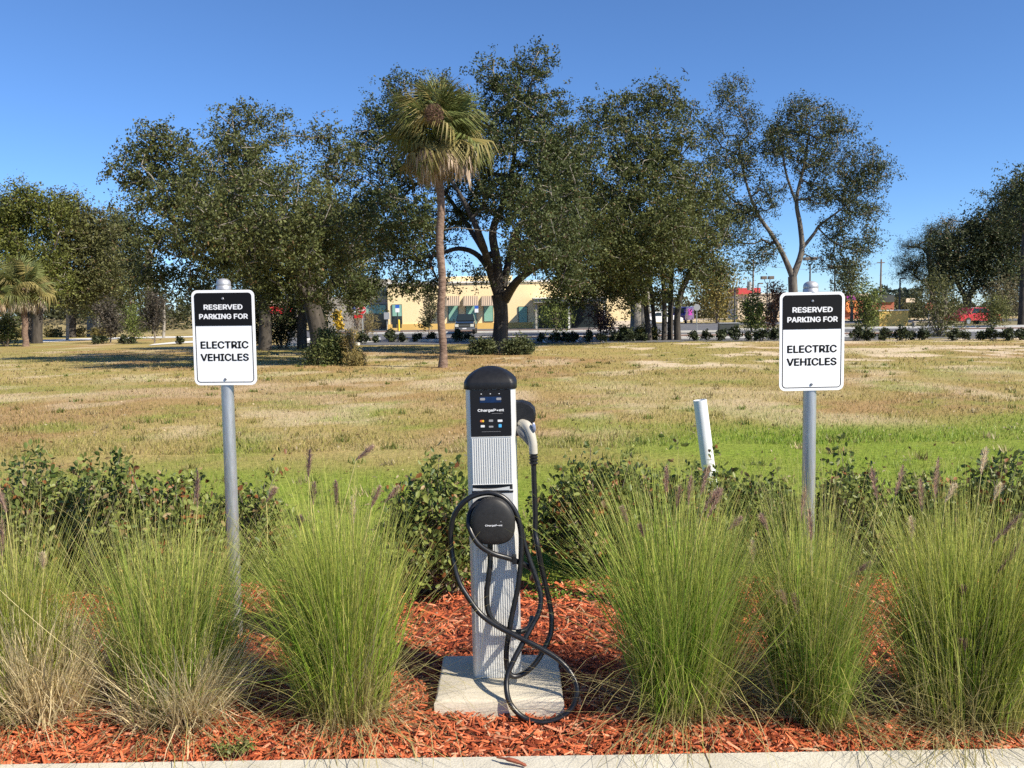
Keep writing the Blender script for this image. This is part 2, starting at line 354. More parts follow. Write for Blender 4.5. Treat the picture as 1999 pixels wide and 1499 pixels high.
def bush(name, label, cat, base, lobes, nleaf, leaf=(0.10, 0.05), tone=(0.06, 0.085, 0.025), tone2=(0.10, 0.11, 0.03), seed=1, group=None, stems=10, stemtop=0.8, mt='leaf', bark='twig', stemr=0.015, nclump=60, trunk=None):
    """lobes in metres relative to base: (x,y,z,r)"""
    rng = np.random.default_rng(seed); T = thing(name, base, label, cat, group)
    Rs = np.array([l[3] for l in lobes]); pr = Rs ** 2 / np.sum(Rs ** 2); ci = rng.choice(len(lobes), nclump, p=pr)
    L = np.array(lobes); d = unit(rng.normal(size=(nclump, 3))); cl = L[ci, :3] + d * (rng.uniform(0, 1, (nclump, 1)) ** 0.45) * Rs[ci][:, None]
    cl[:, 2] = np.abs(cl[:, 2]); per = max(1, nleaf // nclump); sp = np.mean(Rs) * 0.28
    c = np.repeat(cl, per, 0) + rng.normal(size=(nclump * per, 3)) * sp; c[:, 2] = np.maximum(c[:, 2], 0.02)
    sz = rng.uniform(0.6, 1.25, len(c)); v, f = leafquads(c, leaf[0] * sz, leaf[1] * sz, rng, 0.6)
    mixc = np.repeat(np.clip(rng.normal(0.45, 0.3, (nclump, 1)), 0, 1), per, 0); tn = (np.array(tone) * (1 - mixc) + np.array(tone2) * mixc) * rng.uniform(0.65, 1.4, (len(c), 1))
    N = []; par = []; rad = []
    top = trunk[0] if trunk else 0.0
    if trunk:
        N += [np.array([0, 0, -0.05]), np.array([rng.normal() * .03, 0, top * .5]), np.array([rng.normal() * .05, 0, top])]; par += [-1, 0, 1]; rad += [trunk[1], trunk[1] * .8, trunk[1] * .6]; root = 2
    for q in cl[:stems]:
        st = np.array([0, 0, top]) if trunk else np.array([q[0] * .15, q[1] * .15, -0.03]); b = len(N); md = (st + q) / 2 + rng.normal(size=3) * 0.06 * np.linalg.norm(q - st); md[2] += 0.1 * np.linalg.norm(q - st)
        N += [st, md, q]; par += [-1, b, b + 1]; rad += [stemr, stemr * .75, stemr * .4]
    if N: wood(N, par, rad, 'trunk' if trunk else 'stems', M[bark], T)
    cr = raw('foliage', v, f, M[mt], T, False, np.repeat(tn, 4, 0)); cr['kind'] = 'stuff'
    return T

def vnoise(x, y, seed=0):
    """smooth value noise 0..1"""
    rs = np.random.default_rng(seed); tab = rs.random((256, 256)); xi = np.floor(x).astype(int); yi = np.floor(y).astype(int); fx = x - xi; fy = y - yi
    fx = fx * fx * (3 - 2 * fx); fy = fy * fy * (3 - 2 * fy); g = lambda a, b: tab[a % 256, b % 256]
    return (g(xi, yi) * (1 - fx) + g(xi + 1, yi) * fx) * (1 - fy) + (g(xi, yi + 1) * (1 - fx) + g(xi + 1, yi + 1) * fx) * fy
def fbm(x, y, seed=0, o=4):
    s = 0; a = 0.5; t = 0
    for i in range(o): s = s + a * vnoise(x * 2 ** i, y * 2 ** i, seed + i); t += a; a *= 0.55
    return s / t
def sstep(a, b, x): t = np.clip((x - a) / (b - a), 0, 1); return t * t * (3 - 2 * t)
def fieldcol(x, y):
    """ground cover of the lot: green weeds, straw-dry turf, bare sand"""
    green = np.array([0.19, 0.25, 0.034]); straw = np.array([0.40, 0.29, 0.125]); brown = np.array([0.32, 0.195, 0.09]); sand = np.array([0.62, 0.50, 0.36])
    olive = np.array([0.255, 0.225, 0.065])
    n1 = fbm(x * 0.35, y * 0.5, 3); n2 = fbm(x * 0.9, y * 0.8, 11); n3 = fbm(x * 0.3 + 9, y * 0.22, 23); n4 = fbm(x * 2.2, y * 3.5, 31)
    edge = 8.5 + 0.2 * np.clip(x, -2, 8) + 2.2 * sstep(0.5, 3, x)
    g = 1 - sstep(-1.6, 2.6, y - edge + (n1 - .5) * 5 + (n4 - .5) * 2.5)
    g = np.maximum(g, 0.55 * sstep(0.56, 0.7, n2) * (1 - sstep(13, 30, y)))
    c = straw[None] * (1 - n2[:, None]) + olive[None] * n2[:, None]
    b = sstep(0.47, 0.66, n3)[:, None] * 0.75; c = c * (1 - b) + brown * b
    far = sstep(15, 28, y) * sstep(0.45, 0.6, fbm(x * 0.12 + 4, y * 0.2, 41)); c = c * (1 - 0.5 * far[:, None]) + olive * 0.5 * far[:, None]
    sm = sstep(0.57, 0.66, fbm(x * 0.75 + 3, y * 0.5, 51)) * sstep(9, 13, y) + sstep(0.5, 0.6, fbm(x * 0.16 + 3, y * 0.5, 57)) * sstep(7, 11, x - 0.1 * y) * sstep(17, 22, y)
    sm = np.maximum(sm, sstep(0.46, 0.64, fbm(x * 0.5 + 3, y * 0.7, 67)) * np.exp(-((y - 17.5 + 0.15 * x) / 3.0) ** 2) * 0.75)
    sm = np.clip(sm * np.where((x > 4) & (y > 24), 1.0, 0.5), 0, 1)[:, None] * 0.8; c = c * (1 - sm) + sand * sm
    g = g[:, None] * (0.65 + 0.6 * n4[:, None]); g = np.clip(g, 0, 1); c = c * (1 - g) + green * g
    return c

# ================================================================== SETTING
def axis(lo, hi, d0, a, b, grow=1.18):
    q = list(np.arange(a, b, d0)); st = d0; x = q[-1]
    while x < hi: st *= grow; x += st; q.append(x)
    st = d0; x = q[0]
    while x > lo: st *= grow; x -= st; q.insert(0, x)
    return np.array(q)
gx = axis(-900, 900, 0.35, -26, 26); gy = axis(-60, 1500, 0.28, 4.6, 46)
X, Y = np.meshgrid(gx, gy); x_, y_ = X.ravel(), Y.ravel()
z_ = np.where(y_ < 4.75, -0.3, 0.0) + np.where((y_ > 5.2) & (y_ < 60), (fbm(x_ * 0.8, y_ * 0.8, 77) - 0.5) * 0.05, 0)
z_ = np.where(y_ > 43, z_ * 0 - 0.012, z_)
nx, ny = len(gx), len(gy); ii = (np.arange(ny - 1)[:, None] * nx + np.arange(nx - 1)[None]).ravel()
o = raw('ground', np.stack([x_, y_, z_], 1), np.stack([ii, ii + 1, ii + nx + 1, ii + nx], 1), M['turf'], None, True, fieldcol(x_, y_)); tag(o, kind='structure')

def sheet(name, pts, z, mt, kind='structure'):
    o = raw(name, [(p[0], p[1], z) for p in pts], [list(range(len(pts)))], mt); return tag(o, kind=kind)
sheet('parking_bay', [(-40, -40), (40, -40), (40, 2.83), (-40, 2.83)], -0.13, M['asphalt'])
# near kerb in cast lengths with an open joint
jx = G(1377, 1480).x
for i in range(-4, 5):
    x0 = jx + i * 3.05 + 0.003; x1 = jx + (i + 1) * 3.05 - 0.003
    o = MB().prism_x([(2.815, -0.2), (2.825, -0.005), (2.84, 0.012), (2.955, 0.014), (2.962, 0.006), (2.962, -0.2)], x0, x1).build('kerb', M['concrete'], None); tag(o, kind='structure')
# mulch bed: bumpy base and shredded chips
mx = np.arange(-5.2, 5.2, 0.05); my = np.arange(2.962, 5.02, 0.05); X, Y = np.meshgrid(mx, my)
def mz(x, y): return -0.018 + (fbm(x * 3, y * 3, 91) - 0.5) * 0.05 + 0.02 * sstep(3.0, 3.3, y) - 0.03 * (1 - sstep(2.96, 3.02, y))
Z = mz(X.ravel(), Y.ravel()); nx, ny = len(mx), len(my); ii = (np.arange(ny - 1)[:, None] * nx + np.arange(nx - 1)[None]).ravel()
tag(raw('mulch_bed', np.stack([X.ravel(), Y.ravel(), Z], 1), np.stack([ii, ii + 1, ii + nx + 1, ii + nx], 1), M['mulchbed'], None, True), kind='structure')
rng = np.random.default_rng(5)
n = 45000; cy = 2.97 + (rng.random(n) ** 1.5) * 2.0; cx = rng.uniform(-1, 1, n) * (1.0 + cy * 0.62)
Lc = rng.gamma(2.2, 0.0135, n) + 0.010; Wc = rng.uniform(0.0016, 0.0056, n) * (1 + (rng.random(n) < 0.06) * 1.2); Hc = rng.uniform(0.001, 0.004, n)
an = rng.uniform(0, 2 * math.pi, n); tl = rng.normal(0, 0.28, n)
a = np.stack([np.cos(an) * np.cos(tl), np.sin(an) * np.cos(tl), np.sin(tl)], 1); b = np.stack([-np.sin(an), np.cos(an), rng.normal(0, .35, n)], 1); b = unit(b); c3 = np.cross(a, b)
cz = mz(cx, cy) + rng.uniform(0.0, 0.016, n) + np.abs(np.sin(tl)) * Lc * 0.35
C = np.stack([cx, cy, cz], 1); L_, W_, H_ = Lc[:, None], Wc[:, None], Hc[:, None]
tw = rng.uniform(0.3, 1.0, (n, 1)); 
v = np.stack([C - a * L_ / 2 - b * W_ * tw, C - a * L_ / 2 + b * W_, C + a * L_ / 2 + b * W_ * tw, C + a * L_ / 2 - b * W_ * .6, C + c3 * H_ * 2.2 - a * L_ * .2, C + c3 * H_ * 2.2 + a * L_ * .25], 1).reshape(-1, 3)
fq = np.array([[0, 1, 4], [1, 2, 5], [1, 5, 4], [2, 3, 5], [3, 0, 4], [3, 4, 5]]); f = (fq[None] + (np.arange(n) * 6)[:, None, None]).reshape(-1, 3)
t = rng.random((n, 1)); cc = np.array([0.36, 0.072, 0.026]) * (1 - t) + np.array([0.60, 0.165, 0.068]) * t
dk = rng.random(n) < 0.25; cc[dk] = np.array([0.20, 0.04, 0.018]); gy_ = rng.random(n) < .05; cc[gy_] = np.array([0.42, 0.27, 0.17]); pk_ = rng.random(n) < .12; cc[pk_] = np.array([0.64, 0.26, 0.15]); cc = cc * rng.uniform(0.75, 1.2, (n, 1))
tag(raw('mulch', v, f, M['chip'], None, False, np.repeat(cc, 6, 0)), 'shredded red wood mulch covering the planting bed', 'mulch', kind='stuff')
# loose strip of bark lying over the kerb
p = [G(970, 1478, 0.03), G(992, 1482, 0.035), G(1010, 1487, 0.03), G(1028, 1495, 0.022)]
bk = MB(); bk.tube(catmull(p, 4), [0.004] * 4 + [0.008] * 5 + [0.006] * 3 + [0.002], 6); o = bk.build('bark_strip', mat('bark_chip', (0.20, 0.05, 0.025), 0.8, 0, (0.34, 0.10, 0.05), 40), None, True)
tag(o, 'long dark red strip of bark lying over the kerb edge', 'bark strip')

# turf blades of the lot (uncountable)
rng = np.random.default_rng(8)
def turf(n, y0, y1, hx, ln, wd, pw, seed, lean):
    rg = np.random.default_rng(seed); y = y0 + (y1 - y0) * rg.random(n) ** pw; x = rg.uniform(-1, 1, n) * (hx + 0.68 * y)
    kp = rg.random(n) < (0.3 + 1.1 * fbm(x * 1.3, y * 1.3, 71)); x, y = x[kp], y[kp]; n = len(x)
    c = fieldcol(x, y); sandy = c.sum(1) > 1.05; k2 = ~sandy | (rg.random(n) < 0.25); x, y, c = x[k2], y[k2], c[k2]; n = len(x)
    an = rg.uniform(0, 2 * math.pi, n); h = ln * rg.uniform(0.4, 1.5, n); q = rg.uniform(0.2, lean, n) 
    z0 = np.full(n, -0.02); b = np.stack([x, y, z0], 1); fa = rg.uniform(0, math.pi, n); sd = np.stack([np.cos(fa), np.sin(fa) * .5, 0 * fa], 1) * (wd * rg.uniform(.6, 1.4, n))[:, None]
    tp = b + np.stack([np.cos(an) * h * q, np.sin(an) * h * q, h * np.sqrt(np.maximum(0.08, 1 - q * q)) + 0.02], 1)
    v = np.stack([b - sd, b + sd, tp], 1).reshape(-1, 3)
    strawy = (rg.random(n) < np.where(c[:, 1] > c[:, 0] * 1.05, 0.12, 0.4))[:, None]; c = np.where(strawy, c * 0.5 + np.array([0.42, 0.34, 0.17]) * 0.5, c * np.array([0.95, 1.1, 0.9])) * rg.uniform(0.5, 1.6, (n, 1))
    return v, np.repeat(c, 3, 0)
v1, c1 = turf(90000, 4.95, 11, 1.0, 0.05, 0.0035, 1.5, 1, 0.95); v2, c2 = turf(110000, 10, 22, 2, 0.055, 0.008, 1.3, 2, 0.95); v3, c3_ = turf(45000, 21, 44, 3, 0.06, 0.02, 1.2, 3, 0.97)
v = np.concatenate([v1, v2, v3]); c = np.concatenate([c1, c2, c3_])
tag(raw('turf_grass', v, np.arange(len(v)).reshape(-1, 3), M['blade'], None, False, c), 'patchy dry and green turf covering the open lot', 'grass', kind='stuff')
# fallen leaves and dead tufts scattered on the lot
rg = np.random.default_rng(13); n = 4500; y = 6 + 38 * rg.random(n) ** 1.4; x = rg.uniform(-1, 1, n) * (1 + .66 * y); c = np.stack([x, y, 0.012 + 0.015 * rg.random(n)], 1); s_ = rg.uniform(.018, .04, n) * (1 + y / 25)
v, f = leafquads(c, s_, s_ * .5, rg, 1.2); tn = np.where(rg.random((n, 1)) < .5, np.array([.17, .10, .05]), np.array([.50, .40, .26])) * rg.uniform(.6, 1.3, (n, 1))
tag(raw('leaf_litter', v, f, M['blade'], None, False, np.repeat(tn, 4, 0)), 'dry fallen leaves scattered over the lot', 'leaf litter', kind='stuff')
rg = np.random.default_rng(14); V = []; CC = []
for i in range(300):
    y = 6.5 + 26 * rg.random() ** 1.5; x = rg.uniform(-1, 1) * (1 + .66 * y); m_ = 26; an = rg.uniform(0, 2 * math.pi, m_); h = rg.uniform(.04, .11, m_); q = rg.uniform(.2, .9, m_); w2 = .004 + .0006 * y
    b = np.stack([x + rg.normal(0, .05, m_), y + rg.normal(0, .05, m_), np.full(m_, -.01)], 1); sd = np.stack([np.cos(an + 1.5), np.sin(an + 1.5) * .4, 0 * an], 1) * w2; tp = b + np.stack([np.cos(an) * q * h, np.sin(an) * q * h, h], 1)
    V.append(np.stack([b - sd, b + sd, tp], 1).reshape(-1, 3)); base = [np.array([.16, .2, .04]), np.array([.42, .34, .17]), np.array([.25, .22, .07])][rg.integers(3)]; CC.append(np.repeat(base * rg.uniform(.6, 1.3, (m_, 1)), 3, 0))
V = np.concatenate(V); tag(raw('weed_tufts', V, np.arange(len(V)).reshape(-1, 3), M['blade'], None, False, np.concatenate(CC)), 'taller weed tufts dotted over the lot', 'grass', kind='stuff')
# leafy ground cover behind the bed
rg = np.random.default_rng(12); n = 30000
y = 4.62 + 2.6 * rg.random(n) ** 1.6; x = rg.uniform(-1, 1, n) * (0.8 + .62 * y); dn = fbm(x * 1.6, y * 1.6, 83) + 0.34 * np.exp(-((x - 0.5) / 0.4) ** 2 - ((y - 4.95) / 0.4) ** 2) - 0.5 * (y < 4.85) * (np.abs(x - .5) > .45) + 0.06 * (x > 0.3)
kp = dn > 0.5; x, y = x[kp], y[kp]; n = len(x); c = np.stack([x, y, 0.01 + 0.11 * rg.random(n) * (fbm(x * 2.5, y * 2.5, 87))], 1); s_ = rg.uniform(0.010, 0.024, n)
v, f = leafquads(c, s_, s_ * 0.8, rg, 1.3); tn = (np.array([0.10, 0.19, 0.025]) + rg.random((n, 1)) * np.array([0.10, 0.10, 0.02])) * rg.uniform(0.75, 1.25, (n, 1))
tag(raw('clover', v, f, M['blade'], None, False, np.repeat(tn, 4, 0)), 'low bright green leafy weeds behind the planting bed', 'ground cover', kind='stuff')

# ---- far car park, islands, kerbs, paths
A, B = G(690, 674), G(1999, 661); dirx = (B - A).normalized(); nrm = Vector((-dirx.y, dirx.x, 0))
def L(px, d):    # point on the car-park frame: under pixel column px on the front edge, d metres behind
    r_ = ray(px, 640); r_ = Vector((r_.x / r_.y, 1, 0)); o_ = A + nrm * d
    t_ = ((o_.x) * dirx.y - (o_.y) * dirx.x) / (r_.x * dirx.y - r_.y * dirx.x); return r_ * t_
sheet('parking_lot', [L(560, 0), L(2500, 0), L(2500, 60), L(560, 60)], 0.006, M['asphalt'])
def kerbline(pts, wd=0.3, h=0.14, mt='kerbwhite'):
    pts = [Vector((p.x, p.y, 0)) for p in pts]; rings = []
    for i, p in enumerate(pts):
        t_ = (pts[min(i + 1, len(pts) - 1)] - pts[max(i - 1, 0)]).normalized(); q = Vector((-t_.y, t_.x, 0)) * wd / 2
        rings.append([p - q, p - q + Vector((0, 0, h)), p + q + Vector((0, 0, h)), p + q])
    return tag(MB().loft(rings).build('kerb', M[mt], None), kind='structure')
def island(a, b, d0, d1, h=0.11):
    pts = [L(a, d0), L(b, d0), L(b, d1), L(a, d1)]
    o = MB().loft([[(p.x, p.y, 0) for p in pts], [(p.x, p.y, h) for p in pts]]).build('island', M['islandmulch'], None); tag(o, kind='structure')
    n_ = 5; tip = [L(b, d0 + (d1 - d0) * 0.5) + dirx * (d1 - d0) * 0.0]
    kerbline([L(a, d1), L(a, d0), L(a + (b - a) * .33, d0), L(a + (b - a) * .66, d0), L(b, d0)] ); kerbline([L(b, d0), L(b, d1), L(a, d1)])
island(600, 738, 4.5, 9.5); island(765, 1240, 4.5, 8.5); island(1262, 1790, 4.8, 9.2); island(1835, 2300, 12, 17)
kerbline([L(560, -0.15), L(700, -0.15)]); kerbline([L(690, 24), L(1000, 24), L(1240, 24)]); kerbline([L(1290, 17.5), L(1400, 17.5)]); kerbline([L(1430, 22), L(1700, 22), L(2300, 22)])
sheet('far_verge', [L(1430, 22), L(2300, 22), L(2300, 40), L(1430, 40)], 0.07, mat('verge_grass', (0.14, 0.13, 0.05), 0.95, 0, (0.24, 0.19, 0.09), 0.5))
sheet('building_bed', [L(640, 24), L(1240, 24), L(1240, 30), L(640, 30)], 0.09, M['islandmulch'])
for px in (1065, 1130, 1180):
    a = L(px, 0.6); b = L(px - 6, 4.0); q = dirx * 0.06
    sheet('bay_line', [a - q, a + q, b + q, b - q], 0.012, M['paint'])
# pale paths at the left
sheet('footpath', [G(70, 669), G(160, 664.5), G(260, 661), G(400, 658), G(400, 655.5), G(260, 658), G(160, 660.5), G(70, 664)], 0.012, M['kerbwhite'])
sheet('footpath', [G(290, 674.5), G(340, 671), G(400, 668), G(400, 664.5), G(345, 667), G(300, 671.5)], 0.012, M['kerbwhite'])
# tan rise beyond the left trees
hx = np.linspace(-95, -18, 60); hy = np.linspace(70, 130, 30); X, Y = np.meshgrid(hx, hy); Z = 1.9 * sstep(80, 100, Y) * sstep(-18, -30, X) + (fbm(X * .3, Y * .3, 5) - .5) * .3 - 0.2
ii = (np.arange(29)[:, None] * 60 + np.arange(59)[None]).ravel()
tag(raw('grassy_rise', np.stack([X.ravel(), Y.ravel(), Z.ravel()], 1), np.stack([ii, ii + 1, ii + 61, ii + 60], 1), mat('dry_rise', (0.24, 0.19, 0.085), 0.95, 0, (0.34, 0.28, 0.14), 0.6), None, True), kind='structure')

# ================================================================== CHARGING STATION
pb = P(971, 1322, 3.48); PADZ = 0.076; b0 = Vector((pb.x, 3.57, PADZ))
tp_ = P(957, 717, 3.57); lean = math.atan2(tp_.x - b0.x, tp_.z - b0.z)
pw0 = P(848, 1362, 3.28); pw1 = P(1100, 1359, 3.28)
pad = thing('concrete_pad', ((pw0.x + pw1.x) / 2, 3.50, 0), 'pale square concrete footing under the charging station', 'concrete pad')
hw = (pw1.x - pw0.x) / 2
rng2 = random.Random(4); pm_ = MB(); nseg = 14
ring = lambda inset, z, j: [(x * (hw - inset) + rng2.uniform(-j, j), y * (0.225 - inset) + rng2.uniform(-j, j), z + rng2.uniform(-j, j) * .5) for x, y in
    [(-1 + 2 * i / nseg, -1) for i in range(nseg)] + [(1, -1 + 2 * i / nseg) for i in range(nseg)] + [(1 - 2 * i / nseg, 1) for i in range(nseg)] + [(-1, 1 - 2 * i / nseg) for i in range(nseg)]]
pm_.loft([ring(-0.004, -0.06, .001), ring(-0.002, 0.02, .002), ring(0.0, PADZ - 0.012, .0015), ring(0.005, PADZ - 0.003, .0012), ring(0.012, PADZ, 0)])
pm_.build('slab', M['padconcrete'], pad, True, angle=0.9)

cs = thing('charging_station', b0, 'silver and black electric car charging post on a concrete pad', 'charging station', rot=(0, lean, 0))
HW = 0.1035; FR = -0.09
def outline(hw, d0, d1, rx, ry, n=7):
    o = []
    for cx, cy, a in ((hw - rx, d1 - ry, 0), (-hw + rx, d1 - ry, 90), (-hw + rx, d0 + ry, 180), (hw - rx, d0 + ry, 270)):
        for i in range(n + 1):
            q = R(a + 90 * i / n); o.append((cx + rx * math.cos(q), cy + ry * math.sin(q)))
    return o
ol = outline(HW, FR, 0.09, 0.022, 0.05)
bd = MB().loft([[(x, y, 0.0) for x, y in ol], [(x, y, 1.218) for x, y in ol]]).build('body', M['alu'], cs, True, angle=0.8)
# cap: skirt and low dome
cp = MB(); ol2 = outline(0.1095, FR - 0.007, 0.097, 0.03, 0.05); rings = []
for s_, z in [(0.985, 1.212), (1.0, 1.216), (1.0, 1.238), (0.985, 1.2425)] + [(0.98 * (1 - t ** 1.4) ** 0.55, 1.243 + 0.060 * t) for t in (0, .08, .18, .3, .42, .54, .66, .77, .86, .93, .97, .99)]:
    rings.append([(x * s_, (y) * s_, z) for x, y in ol2])
cp.loft(rings).build('cap', M['blackplastic'], cs, True, angle=0.9)
# display panel
pn = MB().prism_y(rrect(0.1655, 0.192, 0.004, 3, 0, 1.115), FR - 0.003, FR + 0.01).build('display_panel', M['glossblack'], cs, True)
f0 = FR - 0.0034
MB().box(-0.083, 0.083, FR - 0.0042, FR + 0.002, 1.0165, 1.0185).build('trim_line', M['alu'], cs)
scn = MB().prism_y(rrect(0.088, 0.024, 0.002, 3, 0, 1.170), f0 - 0.0006, FR + 0.0005).build('screen', M['screen'], pn)
for sx in (-0.032, 0.034): MB().prism_y(rrect(0.02, 0.010, 0.003, 3, sx, 1.173), f0 - 0.0012, f0 - 0.0001).build('screen_text', M['icon_g'], scn)
for sx in (-0.037, -0.0, 0.036): MB().prism_y(rrect(0.0045, 0.0035, 0.0015, 3, sx, 1.194), f0 - 0.0006, FR).build('indicator', M['icon_w'], pn)
text('lettering', 'ChargeP\u2022\u0131nt', 0.0195, M['letterwhite'], pn, (0.0, f0, 1.127), bold=0.03, width=0.106)
for k in range(9): MB().box(0.004 + k * 0.005, 0.0075 + k * 0.005, f0 - 0.0004, FR, 1.1125, 1.1138).build('small_print', M['icon_g'], pn)
for (ix, iz, iw, ih, mm) in ((-0.036, 1.083, 0.015, 0.009, 'icon_r'), (0.0, 1.084, 0.017, 0.009, 'icon_g'), (0.037, 1.083, 0.019, 0.009, 'icon_w'), (-0.034, 1.062, 0.016, 0.009, 'icon_w'), (0.0, 1.0595, 0.018, 0.007, 'icon_g'), (0.037, 1.0625, 0.012, 0.013, 'icon_b')):
    MB().prism_y(rrect(iw, ih, 0.0015, 3, ix, iz), f0 - 0.0006, FR).build('card_icon', M[mm], pn)
for (ix, iz) in ((-0.040, 1.083), (-0.032, 1.083)): MB().prism_y([(ix + 0.0042 * math.cos(R(30 * k)), iz + 0.0042 * math.sin(R(30 * k))) for k in range(12)], f0 - 0.0011, FR).build('card_circle', M['icon_r'] if ix < -0.036 else M['yellow'], pn)
for k in range(20): MB().box(-0.038 + k * 0.0039, -0.0355 + k * 0.0039, f0 - 0.0004, FR, 1.0385, 1.0398).build('small_print', M['icon_g'], pn)
# fluted panels
def fluted(name, x0, x1, z0, z1, nr, proud, base, top_lip=False):
    mb = MB(); pr_ = []; wv = (x1 - x0) / nr
    for i in range(nr):
        for q, d in ((0.0, 0.0), (0.16, 0.0), (0.28, 0.75), (0.42, 1), (0.72, 1), (0.86, 0.75)): pr_.append((x0 + (i + q) * wv, base - d * proud))
    pr_.append((x1, base)); back = [(x1, base + 0.012), (x0, base + 0.012)]
    poly = pr_ + back
    mb.loft([[(x, y, z0) for x, y in poly], [(x, y, z1) for x, y in poly]])
    return mb.build(name, M['alu'], cs, True, angle=0.5)
fluted('fluted_panel', -0.083, 0.083, 0.822, 1.012, 18, 0.004, FR - 0.006)
MB().prism_x([(FR - 0.002, 0.822), (FR - 0.011, 0.8215), (FR - 0.011, 0.8235), (FR, 0.826)], -0.083, 0.083).build('panel_lip', M['alu'], cs)
MB().box(-0.082, 0.082, FR - 0.0012, FR + 0.002, 0.800, 0.8205).build('shade_strip', M['greyplastic'], cs)  # dark strip standing in for the shadow below the upper fluted panel
sh = MB(); sh.loft([[(x, FR - 0.0025, 0.7985), (x, FR - 0.0025, 0.8035 + 0.009 * (abs(x) / 0.082) ** 2 + 0.003)] for x in np.linspace(-0.08, 0.072, 9)], cap=False, closed=False); 
MB().prism_y([(-0.081, 0.796)] + [(0.07, 0.796)] + [(x, 0.802 + 0.010 * ((x + 0.02) / 0.09) ** 2) for x in np.linspace(0.07, -0.081, 9)], FR - 0.004, FR).build('tray', M['alu'], cs)
MB().box(-0.0845, 0.0845, FR - 0.006, FR + 0.002, 0.786, 0.7935).build('black_bar', M['blackplastic'], cs)
fluted('fluted_panel', -0.076, 0.076, 0.002, 0.60, 16, 0.0035, FR - 0.0035)
MB().box(-0.083, 0.083, FR - 0.004, FR + 0.003, 0.602, 0.785).build('plain_panel', M['alu'], cs)
# cable hanger: hub and egg-shaped cover
inv = Matrix.Translation(b0) @ Euler((0, lean, 0)).to_matrix().to_4x4(); inv = inv.inverted()
def loc(px, py, y): return inv @ P(px, py, y)
hc = loc(962, 1017, 3.40); hx0, hz0 = hc.x, hc.z
def egg(s_, n=36):
    o = []
    for i in range(n):
        q = 2 * math.pi * i / n; c_, s__ = math.cos(q), math.sin(q)
        hw_ = 0.0905 * (1 - 0.16 * max(0, s__) ** 1.3); hh = 0.100 if s__ > 0 else 0.094
        e = 0.72 if s__ < 0 else 0.92
        o.append((hw_ * s_ * math.copysign(abs(c_) ** e, c_), hh * s_ * math.copysign(abs(s__) ** e, s__)))
    return o
hg = MB(); hg.loft([[(hx0 + x, y, hz0 + z) for x, z in egg(s_)] for s_, y in ((0.90, FR - 0.068), (0.97, FR - 0.070), (1.0, FR - 0.078), (1.0, FR - 0.092), (0.97, FR - 0.101), (0.90, FR - 0.107), (0.7, FR - 0.112), (0.4, FR - 0.115), (0.1, FR - 0.116))])
hgo = hg.build('cable_hanger', M['greyplastic'], cs, True, angle=0.9)
MB().loft([[(hx0 + x + 0.012, y, hz0 + z) for x, z in egg(s_)] for s_, y in ((0.62, FR - 0.0685), (0.6, FR - 0.05), (0.62, FR - 0.02), (0.7, FR - 0.0025))]).build('hub', M['blackplastic'], hgo, True)
text('lettering', 'ChargeP\u2022\u0131nt', 0.0125, M['letterwhite'], hgo, (hx0 + 0.004, FR - 0.1165, hz0 - 0.009), bold=0.03, width=0.068)
MB().prism_y([(hx0 + 0.029, hz0 + 0.003), (hx0 + 0.033, hz0 + 0.008), (hx0 + 0.037, hz0 + 0.003), (hx0 + 0.033, hz0 + 0.005)], FR - 0.117, FR - 0.112).build('logo_mark', M['icon_g'], hgo)
# connector dock on the right flank
dk = MB(); d0 = loc(1010, 783, 3.56); d1 = loc(1047, 850, 3.56); cxd = HW - 0.004; wdk = d1.x - cxd; zt, zb = d0.z, d1.z
prof = [(0.0, zt - 0.002), (wdk * .35, zt), (wdk * .75, zt - 0.012), (wdk * .97, zt - 0.032), (wdk, zt - 0.055), (wdk * .96, zt - 0.085), (wdk * .7, zt - 0.10), (wdk * .42, zb + 0.002), (0.0, zb)]
dk.loft([[(cxd + x * s_, y, zt - 0.06 + (z - zt + 0.06) * s_) for x, z in prof] for s_, y in ((0.90, -0.035), (0.97, -0.028), (1, -0.015), (1, 0.06), (0.9, 0.07))])
dko = dk.build('connector_dock', M['blackplastic'], cs, True, angle=0.7)
# connector handle
YC = 3.495
hp = [loc(1016, 826, YC + 0.06), loc(1022, 828, YC + 0.03), loc(1029, 832, YC), loc(1035, 845, YC - 0.012), loc(1039.5, 862, YC - 0.016), loc(1041, 878, YC - 0.016), loc(1041.5, 887, YC - 0.016)]
cn = MB(); path = catmull(hp, 5); rr = np.interp(np.linspace(0, 1, len(path)), [0, .3, .5, .7, 1], [0.019, 0.0205, 0.0195, 0.018, 0.0172]); cn.tube(path, list(rr), 16)
cno = cn.build('connector', M['beige'], cs, True, angle=0.9)
hb = MB(); hp2 = [loc(1014, 838, YC + 0.03), loc(1021, 845, YC + 0.005), loc(1029, 857, YC - 0.006), loc(1033.5, 868, YC - 0.008)]; hb.tube(catmull(hp2, 4), list(np.interp(np.linspace(0, 1, 13), [0, .4, 1], [0.02, 0.021, 0.008])), 12); hb.build('grip_shell', M['greyhandle'], cno, True)
bt = loc(1042.5, 834, YC - 0.030)
MB().loft([[(bt.x + 0.0072 * s_ * math.cos(q) + 0.004 * (math.sin(q)) * -0.6, bt.y + dy, bt.z + 0.0195 * s_ * math.sin(q)) for q in [R(18 * k) for k in range(20)]] for s_, dy in ((1, 0.012), (1, -0.001), (0.8, -0.004), (0.3, -0.005))]).build('latch_button', M['chrome'], cno, True)
